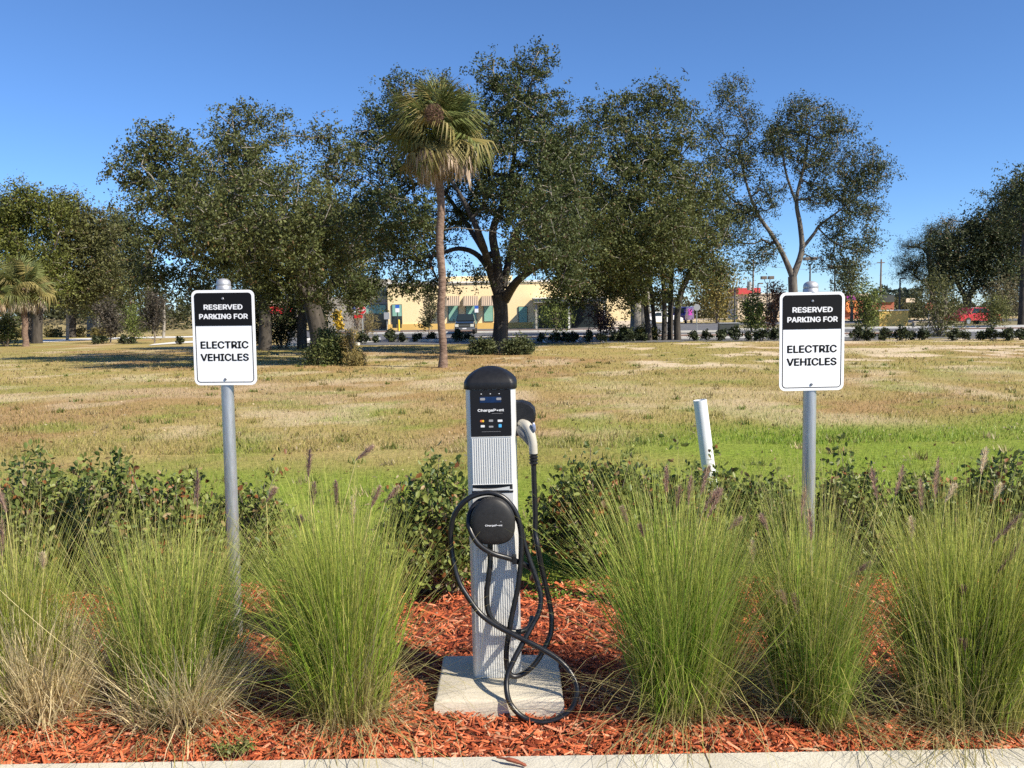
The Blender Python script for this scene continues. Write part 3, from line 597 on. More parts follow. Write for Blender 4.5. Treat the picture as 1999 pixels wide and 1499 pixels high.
sr = MB(); s0, s1 = loc(1041.5, 885, YC - 0.016), loc(1041.5, 909, YC - 0.016); pts = [s0.lerp(s1, q / 16) for q in range(17)]; sr.tube(pts, [0.0185 if (q % 4) < 2 else 0.0145 for q in range(14)] + [0.0135, 0.012, 0.0112], 14); sr.build('strain_relief', M['rubber'], cno, True)
# cable: one long lead looped over the hanger, and the short tail below it
yl = 3.435
cab = [(1041.5, 900, 3.479), (1043, 950, 3.48), (1045, 1000, 3.48), (1045, 1040, 3.475), (1050, 1067, 3.46), (1057, 1107, 3.47), (1068, 1155, 3.47), (1075, 1189, 3.47), (1077, 1211, 3.46), (1075, 1237, 3.45), (1065, 1261, 3.43), (1050, 1288, 3.41), (1033, 1307, 3.40), (1017, 1317, 3.395), (1001, 1320, 3.385), (991, 1307, 3.385), (988, 1280, 3.39),
       (991, 1251, 3.395), (997, 1213, 3.40), (1004, 1179, 3.405), (1011, 1147, 3.41), (1016, 1104, 3.415), (1018, 1072, 3.42), (1017, 1040, 3.425), (1010, 1008, 3.425), (997, 985, 3.425), (979, 969, 3.425), (957, 962, 3.425), (933, 965, 3.425), (909, 977, 3.425), (888, 1003, 3.435), (880, 1035, 3.44), (881, 1070, 3.44), (887, 1105, 3.43), (895, 1133, 3.42), (908, 1157, 3.41), (937, 1197, 3.395), (969, 1221, 3.375), (1007, 1241, 3.355),
       (1047, 1261, 3.335), (1087, 1285, 3.315), (1113, 1312, 3.295), (1127, 1345, 3.265), (1119, 1378, 3.25), (1095, 1400, 3.235), (1060, 1410, 3.225), (1025, 1402, 3.235), (1001, 1381, 3.25), (990, 1355, 3.265), (990, 1320, 3.30), (1004, 1286, 3.325), (1020, 1256, 3.35), (1039, 1221, 3.38), (1052, 1195, 3.40), (1056, 1166, 3.415), (1048, 1133, 3.43), (1033, 1090, 3.44), (1024, 1061, 3.445), (1015, 1025, 3.45),
       (1000, 994, 3.45), (980, 979, 3.45), (957, 974, 3.45), (935, 979, 3.445), (920, 996, 3.43), (915, 1019, 3.40), (920, 1040, 3.38), (935, 1063, 3.375), (961, 1080, 3.39), (991, 1089, 3.41), (1012, 1097, 3.43), (1033, 1107, 3.46), (1043, 1117, 3.52), (1038, 1130, 3.60)]
mb = MB(); mb.tube(catmull([loc(*q) for q in cab], 6), 0.0112, 10); mb.build('cable', M['rubber'], cs, True, angle=1.2)
mb = MB(); mb.tube(catmull([loc(*q) for q in [(957, 1050, 3.44), (957, 1085, 3.44), (956, 1110, 3.435), (951, 1150, 3.43), (951, 1180, 3.425), (957, 1203, 3.42), (972, 1220, 3.425), (998, 1232, 3.44), (1020, 1232, 3.46), (1034, 1222, 3.5), (1038, 1205, 3.56)]], 6), 0.0112, 10); mb.build('cable', M['rubber'], cs, True, angle=1.2)
t0 = loc(1004, 1092, 3.42); MB().box(t0.x - 0.009, t0.x + 0.009, t0.y - 0.016, t0.y + 0.016, t0.z - 0.016, t0.z + 0.018).build('cable_clip', M['blackplastic'], cs, bevel=0.003)

# ================================================================== SIGNS
def sign(label, topl, topr, D, postbot, postbot_py, captop, yaw):
    a = P(*topl, D); b = P(*topr, D); wd = 0.3048; ht = 0.4572
    pt = P(*captop, D + 0.035); pbm = P(postbot, postbot_py, D + 0.035)
    dxdz = (pt.x - pbm.x) / (pt.z - pbm.z); base = Vector((pbm.x - dxdz * pbm.z, D + 0.035, 0))
    T = thing('parking_sign', base, label, 'sign', 'reserved parking signs', rot=(0, math.atan(dxdz), 0))
    tz = pt.z
    MB().cyl((0, 0, -0.12), (0, 0, tz - 0.025), 0.0302, 24).build('post', M['galv'], T, True)
    MB().lathe([(0.031, tz - 0.05), (0.0355, tz - 0.048), (0.0355, tz - 0.032), (0.033, tz - 0.029), (0.0345, tz - 0.024), (0.0335, tz - 0.012), (0.029, tz - 0.004), (0.019, tz + 0.003), (0.006, tz + 0.006)], 24).build('post_cap', M['capmetal'], T, True)
    c = (a + b) / 2; cz = c.z - ht / 2 - 0.0; cxl = c.x - base.x - dxdz * (cz)
    pl = MB().prism_y(rrect(wd, ht, 0.028, 6), -0.0012, 0.0012).build('sign_panel', M['signwhite'], T); pl.location = (cxl, -0.033, cz); pl.rotation_euler = (0, 0, yaw)
    iw, ih = wd - 0.026, ht - 0.026; yb = -0.0012
    hd = [(x, z) for x, z in rrect(iw, ih, 0.018, 6) if z > 0.1]; hz_ = ht / 2 - 0.013 - 0.158
    MB().prism_y([(iw / 2, hz_)] + hd + [(-iw / 2, hz_)], yb - 0.0012, yb).build('header', M['signblack'], pl)
    ou = [(x, z) for x, z in rrect(iw, ih, 0.018, 6) if z < -0.1]; inn = [(x, z) for x, z in rrect(iw - 0.007, ih - 0.007, 0.0145, 6) if z < -0.1]
    ou = [(-iw / 2, hz_)] + ou + [(iw / 2, hz_)]; inn = [(-iw / 2 + .0035, hz_)] + inn + [(iw / 2 - .0035, hz_)]; fr = MB(); n_ = len(ou)
    for i in range(n_ - 1): fr.add([(ou[i][0], yb - 0.0008, ou[i][1]), (ou[i + 1][0], yb - 0.0008, ou[i + 1][1]), (inn[i + 1][0], yb - 0.0008, inn[i + 1][1]), (inn[i][0], yb - 0.0008, inn[i][1])], [(0, 1, 2, 3)])
    fr.build('border_line', M['signblack'], pl)
    for s_, z, sz, mm, wt in (('RESERVED', 0.1475, 0.045, 'letterwhite', 0.186), ('PARKING FOR', 0.1025, 0.045, 'letterwhite', 0.234), ('ELECTRIC', -0.034, 0.064, 'signblack', 0.230), ('VEHICLES', -0.094, 0.064, 'signblack', 0.232)):
        text('lettering', s_, sz, M[mm], pl, (0, yb - (0.0014 if mm == 'letterwhite' else 0.0004), z), bold=0.034, width=wt)
    for z in (0.187, -0.199): MB().lathe([(0.0065, 0.0), (0.0065, 0.002), (0.0045, 0.004), (0.001, 0.0045)], 10).build('bolt', M['bolt'], pl).location = (0, yb - 0.0012, z)
    for ch in pl.children:
        if ch.name.startswith('bolt'): ch.rotation_euler = (R(90), 0, 0)
    return T
sign('white and black reserved parking sign on a steel post before the spreading oak', (372, 566), (495, 566), 4.14, 455, 1050, (436, 546), R(-2))
sign('white and black reserved parking sign on a steel post beside the white pipe', (1523, 570), (1650, 570), 3.99, 1578, 1000, (1583, 551), R(2))
# white pipe
pt = P(1366, 779, 6.9); pbm = P(1380, 890, 6.9); dx = (pt.x - pbm.x) / (pt.z - pbm.z)
o = thing('plastic_pipe', (pbm.x - dx * pbm.z, 6.9, 0), 'white plastic standpipe leaning in the green weeds behind the bed', 'pipe', rot=(0, math.atan(dx), 0))
MB().lathe([(0.054, -0.1), (0.054, pt.z), (0.0475, pt.z), (0.0475, -0.1)], 24).build('pipe_wall', M['pvc'], o, True)
MB().lathe([(0.047, pt.z - 0.14), (0.047, pt.z - 0.13)], 16).build('pipe_inside', M['pvcin'], o)

# ================================================================== ORNAMENTAL GRASSES
def blades(rng, n, r0_, hmin, hmax, th_sd, bend, w, cols, S=6, azc=None, cen=(0, 0)):
    K = 11 if n > 600 else 4; rc = r0_ * np.sqrt(rng.random(K)); pc = rng.uniform(0, 2 * math.pi, K); la = pc + rng.normal(0, .6, K); lm = (0.03 + 1.3 * th_sd * rc / r0_) * rng.uniform(.2, 1.5, K); hs = rng.uniform(.72, 1.08, K)
    k = rng.integers(0, K, n); sp = 0.36 * r0_; b = np.stack([cen[0] + rc[k] * np.cos(pc[k]) + rng.normal(0, sp, n), cen[1] + (rc[k] * np.sin(pc[k]) + rng.normal(0, sp, n)) * .85, np.full(n, -0.02)], 1)
    ox, oy = (b[:, 0] - cen[0]) / r0_, (b[:, 1] - cen[1]) / r0_
    ix = lm[k] * np.cos(la[k]) + rng.normal(0, th_sd * .75, n) + ox * th_sd * .7; iy = lm[k] * np.sin(la[k]) + rng.normal(0, th_sd * .75, n) + oy * th_sd * .7
    az = np.arctan2(iy, ix); th = np.minimum(np.hypot(ix, iy), 1.25); Ln = rng.uniform(hmin, hmax, n) * hs[k]; bd_ = np.abs(rng.normal(0, bend, n)) * (0.3 + th)
    kk = np.where(rng.random(n) < .16, rng.uniform(.3, 1.5, n), 0); kt = rng.uniform(.45, .95, n)
    pts = [b]; tt = np.linspace(0, 1, S + 1)
    for s in range(S):
        a_ = th + bd_ * tt[s + 1] ** 1.6 + kk * (tt[s + 1] > kt); az = az + rng.normal(0, .16, n); ds = Ln / S; d = np.stack([np.sin(a_) * np.cos(az), np.sin(a_) * np.sin(az), np.cos(a_)], 1)
        pts.append(pts[-1] + d * ds[:, None] + rng.normal(0, 0.003, (n, 3)))
    Pn = np.stack(pts, 1); fa = rng.uniform(0, math.pi, n); sd = np.stack([np.cos(fa), np.sin(fa) * 0.6, np.zeros(n)], 1)
    wd = (w * rng.uniform(0.6, 1.3, n))[:, None] * (1 - 0.85 * tt[None] ** 1.8) * 0.5
    v = np.stack([Pn - sd[:, None] * wd[..., None], Pn + sd[:, None] * wd[..., None]], 2).reshape(-1, 3)
    i = np.arange(S) * 2; fq = np.stack([i, i + 1, i + 3, i + 2], 1); f = (fq[None] + (np.arange(n) * 2 * (S + 1))[:, None, None]).reshape(-1, 4)
    base, mid, tip = [np.array(c) for c in cols]; jit = rng.uniform(0.55, 1.5, (n, 1)); mixs = np.clip(rng.normal(0.2, 0.3, (n, 1)), 0, 1) + (rng.random((n, 1)) < .12) * .7; mixs = np.clip(mixs, 0, 1)
    md = mid * (1 - mixs) + tip * mixs; t3 = tt[None, :, None]; k1 = np.clip(t3 / 0.3, 0, 1); k2 = np.clip((t3 - 0.5) / 0.5, 0, 1) ** 1.3
    c = (base * (1 - k1) + md[:, None] * k1) * (1 - k2) + (md[:, None] * 0.35 + tip * 0.65) * k2; c = c * jit[:, None]
    return v, f, np.repeat(c.reshape(-1, 3), 2, 0), Pn
def plume(rng, p, d, ln, T, tone):
    d = unit(np.array(d)); n = 260; t = rng.random(n); c = p + d * (t * ln)[:, None] ; bow = np.sin(t * 1.5)[:, None] * np.array([0, 0, -0.01]); c = c + bow
    o_ = unit(np.cross(d, rng.normal(size=(n, 3)))); rr = 0.0195 * np.sin(np.pi * np.clip(t * .9 + .08, 0, 1)) ** .6 * rng.uniform(.6, 1.3, n)
    e = c + o_ * rr[:, None] + d * (rr * 1.3)[:, None]; sd = unit(np.cross(o_, d)) * 0.0017
    v = np.stack([c - sd, c + sd, e], 1).reshape(-1, 3); col = np.array(tone) * rng.uniform(0.6, 1.4, (n, 1))
    q = frusta(np.array([p]), np.array([p + d * ln]), np.array([0.003]), np.array([0.001]), 5)
    vv = np.concatenate([v, q[0]]); ff = [list(x) for x in np.arange(3 * n).reshape(-1, 3)] + [[3 * n + int(j) for j in x] for x in q[1]]
    raw('plume', vv, ff, M['plume'], T, False, np.concatenate([np.repeat(col, 3, 0), np.tile(np.array(tone) * .8, (len(q[0]), 1))]))
GR = dict(base=(0.36, 0.28, 0.12), mid=(0.185, 0.315, 0.026), tip=(0.52, 0.49, 0.14))
def clump(label, px, py, seed, n=5200, rb=0.15, h=(0.5, 1.0), th=0.30, dry=0.0, drypx=None, plumes=(), mid=None, stalkn=90, low=260):
    rng = np.random.default_rng(seed); b = G(px, py); T = thing('fountain_grass', b, label, 'ornamental grass', 'fountain grasses in the mulch bed')
    md = mid or GR['mid']
    v, f, c, Pn = blades(rng, int(n * .86), rb, h[0], h[1], th, 0.8, 0.0042, (GR['base'], md, GR['tip']))
    o = raw('blades', v, f, M['blade'], T, False, c); o['kind'] = 'stuff'
    # long arching outer blades and pale dead ones low down
    v1, f1, c1, _ = blades(rng, int(low * 1.0), rb, 0.5, 0.95, 0.5, 2.2, 0.0035, ((0.34, 0.27, 0.14), (0.30, 0.29, 0.10), (0.46, 0.38, 0.19)))
    v2, f2, c2, _ = blades(rng, stalkn + 60, rb, 0.85, 1.25, 0.17, 0.55, 0.003, ((0.26, 0.21, 0.08), (0.36, 0.33, 0.10), (0.46, 0.40, 0.17)))
    v3, f3, c3, _ = blades(rng, 620, rb * 1.1, 0.12, 0.42, 0.55, 1.3, 0.0045, ((0.30, 0.23, 0.12), (0.46, 0.38, 0.20), (0.56, 0.48, 0.27)))
    v4, f4, c4, _ = blades(rng, 75, rb, 0.65, 1.1, 0.75, 1.0, 0.0032, ((0.34, 0.27, 0.14), (0.40, 0.35, 0.13), (0.56, 0.47, 0.25)), S=9)
    o = raw('dry_stalks', np.concatenate([v1, v2, v3, v4]), np.concatenate([f1, f2 + len(v1), f3 + len(v1) + len(v2), f4 + len(v1) + len(v2) + len(v3)]), M['blade'], T, False, np.concatenate([c1, c2, c3, c4])); o['kind'] = 'stuff'
    if drypx:
        V = []; FF = []; CC = []; k = 0
        for (dpx, dpy, dn, dr, dh, dth) in drypx:
            g = G(dpx, dpy) - b; v4, f4, c4, _ = blades(rng, dn, dr, dh[0], dh[1], dth, 0.4, 0.0075, ((0.42, 0.33, 0.19), (0.64, 0.53, 0.30), (0.70, 0.60, 0.38)), cen=(g.x, g.y)); V.append(v4); FF.append(f4 + k); CC.append(c4); k += len(v4)
        o = raw('straw', np.concatenate(V), np.concatenate(FF), M['blade'], T, False, np.concatenate(CC)); o['kind'] = 'stuff'; o['label'] = 'pale dead straw-coloured stems'
    bb = np.array(b)
    V = []; FF = []; k = 0
    for (x0, y0, x1, y1, dy, tone) in plumes:
        y = b.y + dy; p0 = np.array(P(x0, y0, y)) - bb; p1 = np.array(P(x1, y1, y)) - bb
        plume(rng, p0, p1 - p0, np.linalg.norm(p1 - p0), T, {'p': (0.56, 0.40, 0.31), 't': (0.85, 0.70, 0.50), 'd': (0.40, 0.27, 0.22)}[tone])
        root = np.array([p0[0] * 0.25 + rng.normal() * .04, dy * .3, 0.0]); dd = (p1 - p0); mdp = p0 * 0.6 - unit(dd) * 0.15 + root * 0.2; cp = catmull([root, mdp, p0], 5); cp = np.array([list(q) for q in cp])
        q = frusta(cp[:-1], cp[1:], np.full(len(cp) - 1, .0021), np.full(len(cp) - 1, .0019), 4); V.append(q[0]); FF.append(q[1] + k); k += len(q[0])
    if V: raw('flower_stems', np.concatenate(V), np.concatenate(FF), mat('grass_stem', (0.46, 0.41, 0.15), 0.6), T)
    return T
clump('half-dry fountain grass cut by the left edge, straw mass at its right foot', 30, 1400, 21, 3600, 0.115, (0.25, 0.86), 0.065, drypx=[(95, 1400, 1900, 0.085, (0.2, 0.5), 0.2), (60, 1402, 500, 0.07, (0.3, 0.6), 0.12)], plumes=[(12, 1000, -6, 940, 0, 'p'), (4, 1085, 4, 1010, 0.05, 'p'), (85, 1110, 83, 1075, -.05, 't')], mid=(0.2, 0.30, 0.03))
clump('fountain grass with thick tan straw stems, in front of the parking sign by the oak', 335, 1392, 22, 4200, 0.12, (0.22, 0.86), 0.10, drypx=[(375, 1404, 760, 0.085, (0.2, 0.48), 0.26), (315, 1404, 420, 0.085, (0.12, 0.32), 0.34)], plumes=[(385, 990, 385, 915, .1, 'd')], mid=(0.16, 0.29, 0.028))
clump('tall full fountain grass just beside the charging station, green to its foot', 682, 1398, 23, 5600, 0.092, (0.25, 1.08), 0.075, plumes=[(602, 930, 605, 872, .1, 'd'), (611, 985, 613, 938, .05, 'd'), (657, 985, 655, 935, .1, 'd'), (520, 980, 538, 948, 0, 'p'), (695, 898, 728, 866, .1, 'p'), (725, 990, 742, 945, .1, 'p'), (752, 980, 778, 945, .1, 'p'), (690, 1020, 689, 965, 0, 't'), (632, 1190, 612, 1150, -.12, 'd'), (585, 1030, 587, 1005, .1, 'd')], low=380, mid=(0.2, 0.335, 0.026))
clump('wide arching fountain grass with brown plumes, in front of the white pipe', 1330, 1388, 24, 5200, 0.10, (0.25, 1.06), 0.095, plumes=[(1300, 960, 1302, 905, .1, 'p'), (1321, 990, 1328, 945, .05, 'd'), (1344, 985, 1350, 925, .05, 'p'), (1368, 965, 1385, 905, .05, 'p'), (1372, 1000, 1395, 955, 0, 'p'), (1381, 1010, 1410, 950, 0, 'p'), (1420, 1035, 1448, 1005, 0, 'p'), (1384, 985, 1405, 950, .02, 'p'), (1258, 1050, 1250, 1020, 0, 'd'), (1470, 1095, 1468, 1052, -.02, 't'), (1225, 1025, 1215, 985, .05, 'p')], low=520, mid=(0.18, 0.345, 0.024))
clump('fountain grass hiding the foot of the sign post beside the white pipe', 1580, 1395, 25, 4500, 0.10, (0.22, 1.0), 0.08, plumes=[(1562, 1020, 1573, 945, -.05, 'p'), (1584, 1055, 1580, 990, -.08, 'p'), (1498, 1035, 1485, 1000, 0, 'p'), (1653, 1132, 1700, 1092, -.05, 'd'), (1535, 1180, 1524, 1150, -.1, 'p'), (1558, 1200, 1550, 1155, -.1, 'p'), (1712, 975, 1702, 910, .1, 'p'), (1748, 968, 1763, 905, .1, 'p')], low=420, mid=(0.155, 0.30, 0.026))
clump('fountain grass cut by the right edge, with pale plumes above it', 1880, 1402, 26, 5800, 0.135, (0.22, 1.02), 0.08, plumes=[(1800, 1000, 1797, 930, .1, 'p'), (1824, 980, 1832, 890, .1, 'p'), (1845, 980, 1866, 940, .05, 't'), (1915, 925, 1926, 870, .1, 't'), (1940, 975, 1955, 940, .1, 't'), (1937, 1060, 1995, 998, -.05, 'd'), (1945, 1120, 1996, 1050, -.05, 'd'), (1780, 1050, 1779, 1005, .05, 't'), (1884, 1270, 1880, 1245, -.12, 'd'), (1878, 1165, 1880, 1140, -.1, 'd')], low=460, mid=(0.21, 0.31, 0.028))

# ================================================================== HEDGE SHRUBS
def shrub(label, px, y, wpx, top_py, seed, sparse=1.0, red=0.08, n=230):
    rng = np.random.default_rng(seed); b = P(px, 1000, y); b.z = 0; T = thing('hawthorn_shrub', b, label, 'shrub', 'shrubs behind the grasses'); h = P(px, top_py, y).z; rx = wpx * y / F / 2
    n = int(1.45 * n * sparse * max(.5, (rx / 0.45) ** 1.3)); ph = rng.uniform(0, 2 * math.pi, n); el = np.arccos(rng.uniform(0.0, 1, n)); rho = rng.uniform(0.45, 1.0, n) ** 0.6 * rng.normal(1, 0.08, n)
    tp = np.stack([rx * np.sin(el) * np.cos(ph) * rho * 1.05, 0.36 * np.sin(el) * np.sin(ph) * rho, 0.06 + (h - 0.08) * np.maximum(0.12, np.cos(el)) ** 0.75 * rho * rng.uniform(.72, 1.02, n)], 1)
    sh_ = rng.choice(n, max(4, n // 28), replace=False); tp[sh_, 2] *= rng.uniform(1.08, 1.3, len(sh_))
    N = []; par = []; rad = []
    stems = [np.array([rng.normal() * .06, rng.normal() * .06, -0.03]) for _ in range(7)]
    for q in tp[::2]:
        st = stems[rng.integers(7)]; k = len(N); md = st * .5 + q * .5 + np.array([0, 0, .04]); N += [st, md, q]; par += [-1, k, k + 1]; rad += [.005, .0038, .002]
    wood(N, par, rad, 'stems', M['twig'], T)
    per = 13; c = np.repeat(tp, per, 0); d = unit(rng.normal(size=c.shape) + np.array([0, 0, .5])); Lf = rng.uniform(.026, .052, len(c)); c = c + d * (Lf * .5)[:, None] + rng.normal(size=c.shape) * 0.03
    # folded obovate leaf: midrib + two halves
    nr = unit(np.cross(d, rng.normal(size=c.shape))); b_ = nr; u_ = unit(np.cross(d, b_)); W = (Lf * .27)[:, None]; L_ = Lf[:, None]
    v = np.stack([c - d * L_ * .5, c - d * L_ * 0.05 + b_ * W + u_ * W * .35, c + d * L_ * .35 + b_ * W * .75 + u_ * W * .3, c + d * L_ * .5, c + d * L_ * .35 - b_ * W * .75 + u_ * W * .3, c - d * L_ * .05 - b_ * W + u_ * W * .35], 1).reshape(-1, 3)
    fq = np.array([[0, 1, 2, 3], [0, 3, 4, 5]]); f = (fq[None] + (np.arange(len(c)) * 6)[:, None, None]).reshape(-1, 4)
    g = rng.random((len(c), 1)); tn = np.array([.055, .095, .024]) * (1 - g) + np.array([.25, .28, .07]) * g
    rc = np.repeat(rng.random(n) < red * 1.1, per) & (rng.random(len(c)) < .5) | (rng.random(len(c)) < red * .3); tn[rc] = np.array([.27, .11, .04]) * rng.uniform(.5, 1.3, (rc.sum(), 1)); br = rng.random(len(c)) < .07; tn[br] = np.array([.30, .21, .10]) * rng.uniform(.5, 1.2, (br.sum(), 1))
    o = raw('foliage', v, f, M['shrubleaf'], T, False, np.repeat(tn, 6, 0)); o['kind'] = 'stuff'
    return T
shrub('dark glossy shrub at the left edge behind the half-dry grass', 40, 5.05, 230, 868, 31, 1.3)
shrub('spreading dark shrub with a tall shoot, second from the left edge', 190, 5.2, 260, 880, 32, 1.3)
shrub('reddish-tipped shrub just left of the sign post by the oak', 330, 5.1, 230, 912, 33, 1.2, .12)
shrub('small shrub showing right of the sign post by the oak', 485, 5.3, 170, 925, 34, 1.0)
shrub('leafy shrub touching the charging station, reaching down to the mulch', 850, 4.82, 220, 880, 35, 1.6, .1, 260)
shrub('thin shrub with orange and brown leaves behind the arching grass', 1170, 5.2, 260, 876, 36, 1.15, .14)
shrub('leafy green shrub between the orange-leaved shrub and the white pipe', 1290, 5.15, 190, 890, 371, 1.1, .06)
shrub('low shrub in front of the white pipe', 1385, 5.5, 190, 886, 37, 1.0)
shrub('low weedy shrub between the pipe and the sign beside it', 1500, 5.5, 170, 915, 372, .8, .03)
shrub('dark shrub rising right of the sign post beside the pipe', 1668, 5.2, 170, 876, 38, 1.0)
shrub('small dark shrub between two pale plumes', 1815, 5.2, 170, 900, 39, .9)
shrub('dense dark shrub at the right edge behind the plumes', 1960, 5.1, 220, 880, 40, 1.3)
bush('weed', 'small green weed sprouting from the mulch at the kerb', 'weed', G(450, 1474), [(0, 0, .02, .045), (-.05, .02, .015, .035), (.05, .01, .02, .035)], 420, (0.012, 0.009), (0.10, 0.15, 0.03), (0.2, 0.2, 0.06), 41, stems=8, stemr=.001, nclump=30, mt='shrubleaf')

# ================================================================== TREES
OAK = dict(tone=(0.062, 0.072, 0.026), tone2=(0.125, 0.125, 0.045))
tree('oak_tree', 'broad spreading live oak with a leaning dark trunk behind the parking sign', 'tree', 34,
     [[(628, 694, 0, .42), (622, 650, 0, .36), (610, 600, 0, .33), (598, 560, 0, .30)], [(598, 560, 0, .24), (570, 500, -1, .18), (520, 430, -2, .12), (480, 360, -2, .07)], [(598, 560, 0, .22), (625, 500, 0, .17), (645, 430, 1, .12), (640, 350, 1, .07)],
      [(605, 585, 0, .17), (540, 520, -2, .13), (470, 490, -3, .10), (400, 445, -3, .09), (345, 440, -3, .07), (310, 470, -3, .05), (290, 520, -3, .03)], [(610, 600, 0, .15), (660, 530, 1.5, .1), (690, 470, 2, .06)]],
     [(330, 330, 75, -3), (258, 338, 42, -3), (290, 290, 45, -3), (480, 285, 80, -2), (430, 370, 100, -3), (545, 320, 95, -1), (540, 430, 110, -4), (640, 320, 75, 1), (650, 430, 80, 0), (350, 420, 80, -4), (440, 490, 80, -4), (600, 500, 70, -3), (500, 225, 36, -1), (430, 240, 32, -1), (560, 250, 40, 0), (300, 460, 45, -3), (520, 540, 55, -3), (280, 530, 35, -3), (680, 540, 45, 1), (345, 540, 35, -3), (480, 450, 80, -8), (585, 455, 75, -8), (385, 430, 65, -8), (655, 470, 55, -7), (540, 575, 40, -3), (440, 560, 40, -4), (640, 575, 38, -3), (380, 560, 32, -3), (690, 590, 26, 0)],
     1300, 96, (0.116, 0.058), (0.075, 0.08, 0.028), (0.15, 0.145, 0.052), seed=101, spread=.29)
tree('oak_tree', 'slim dark oak trunk standing between the sign and the leaning oak', 'tree', 40,
     [[(517, 684, 0, .33), (518, 630, 0, .28), (512, 580, 0, .22), (500, 540, 0, .15)], [(590, 684, 1, .26), (590, 620, 1, .22), (600, 560, 1, .16)]],
     [(470, 470, 70, 2), (540, 470, 70, 2), (420, 540, 45, 2), (500, 545, 45, 0), (600, 450, 60, 2), (560, 560, 38, 1), (470, 580, 28, 0), (690, 480, 60, 3), (640, 540, 48, 2), (540, 600, 34, 1), (610, 600, 30, 2), (720, 560, 34, 3), (480, 610, 24, 1)], 640, 102, (0.115, 0.054), seed=102, spread=.4, **OAK)
tree('oak_tree', 'tallest live oak with forking dark limbs, behind the fan palm', 'tree', 35.5,
     [[(972, 697, 0, .406), (977, 650, 0, .312), (978, 610, 0, .289), (974, 575, 0, .312)],
      [(974, 575, 0, .234), (958, 530, 0, .187), (940, 470, -1, .140), (915, 410, -1, .101), (880, 350, -1, .062)], [(976, 575, 0, .218), (970, 510, 0, .187), (962, 450, 0, .156), (985, 390, 0, .117), (1005, 300, 0, .078), (1012, 190, 0, .047)],
      [(985, 585, 0, .218), (1010, 548, -1, .156), (1050, 520, -2, .125), (1085, 505, -2, .086), (1120, 480, -2, .055)], [(982, 560, 0, .172), (998, 490, .5, .133), (1020, 430, 1, .101), (1060, 340, 1, .062)], [(965, 545, 0, .156), (935, 500, 1, .117), (895, 485, 1, .094), (845, 500, 1, .070), (790, 505, 1, .047), (740, 510, 1, .023)], [(950, 500, 0, .125), (900, 420, 2, .094), (840, 340, 2, .070), (780, 270, 2, .039)]],
     [(1015, 150, 45, 0), (1055, 125, 30, 0), (960, 150, 34, 0), (975, 220, 80, 0), (1055, 235, 70, 0), (865, 190, 62, 2), (790, 195, 60, 2), (730, 235, 50, 2), (745, 320, 80, 2), (790, 400, 85, 2), (1000, 320, 105, -1), (1080, 370, 85, -1), (900, 310, 85, 1), (705, 400, 55, 3), (745, 480, 60, 2), (1060, 460, 75, -3), (1120, 470, 55, -2), (900, 420, 40, 2), (820, 500, 42, 1), (1110, 300, 60, 1), (860, 555, 30, 1), (720, 545, 38, 2), (1100, 530, 38, -2), (785, 555, 28, 1), (1020, 400, 60, -2), (930, 540, 22, -1), (775, 440, 65, -7), (1060, 440, 65, -7), (1110, 540, 40, -3), (700, 560, 40, -1), (820, 560, 35, 0), (955, 395, 70, 2), (1030, 480, 45, 2), (880, 465, 50, 3), (1015, 505, 34, 3)],
     1450, 96, (0.12, 0.062), (0.052, 0.064, 0.024), (0.115, 0.12, 0.044), seed=103, spread=.29)
T3 = tree('oak_tree', 'dense olive oak on a cluster of thin stems, right of the tallest oak', 'tree', 45,
     [[(1323, 672, 0, .2), (1322, 620, 0, .17), (1330, 570, 0, .15), (1350, 530, 0, .15), (1380, 500, 0, .1)], [(1296, 672, 0, .15), (1297, 620, 0, .13), (1295, 550, 0, .11), (1285, 450, 0, .1), (1280, 350, 0, .07)], [(1308, 672, .5, .16), (1309, 610, .5, .14), (1312, 520, .5, .13), (1330, 420, 0, .08)], [(1279, 672, 1, .12), (1276, 620, 1, .11), (1265, 540, 1, .12), (1220, 450, 1, .08)], [(1268, 672, 0, .16), (1262, 610, 0, .14), (1250, 540, 0, .13), (1190, 460, 0, .09), (1150, 400, 0, .06)]],
     [(1150, 235, 52, 1), (1235, 215, 52, 1), (1285, 195, 42, 1), (1330, 215, 25, 1), (1120, 330, 70, 0), (1205, 320, 90, -1), (1300, 300, 78, -1), (1365, 370, 58, 0), (1250, 420, 110, -3), (1345, 440, 75, -2), (1160, 430, 85, -2), (1390, 450, 40, 0), (1140, 535, 55, -1), (1245, 520, 60, -3), (1340, 520, 50, -1), (1400, 530, 34, 1), (1190, 560, 38, 0), (1290, 570, 25, -1), (1100, 470, 60, 0), (1180, 480, 70, -6), (1290, 480, 70, -6), (1120, 570, 35, 0), (1230, 585, 30, -2)],
     1350, 90, (0.152, 0.076), (0.072, 0.08, 0.026), (0.145, 0.14, 0.048), seed=104, spread=.36)
tree('oak_tree', 'thick pale double trunk seen behind the thin-stemmed oak', 'tree', 58,
     [[(1242, 655, 0, .5), (1243, 620, 0, .42), (1240, 580, 0, .36), (1230, 520, 0, .25)], [(1258, 655, 0, .48), (1256, 620, 0, .40), (1262, 570, 0, .3), (1275, 500, 0, .2)]], [(1200, 500, 60, 0), (1260, 480, 60, 0), (1180, 560, 40, 0), (1225, 545, 30, 0)], 240, 78, (0.19, 0.09), seed=105, spread=.5, bark='palebark', **OAK)
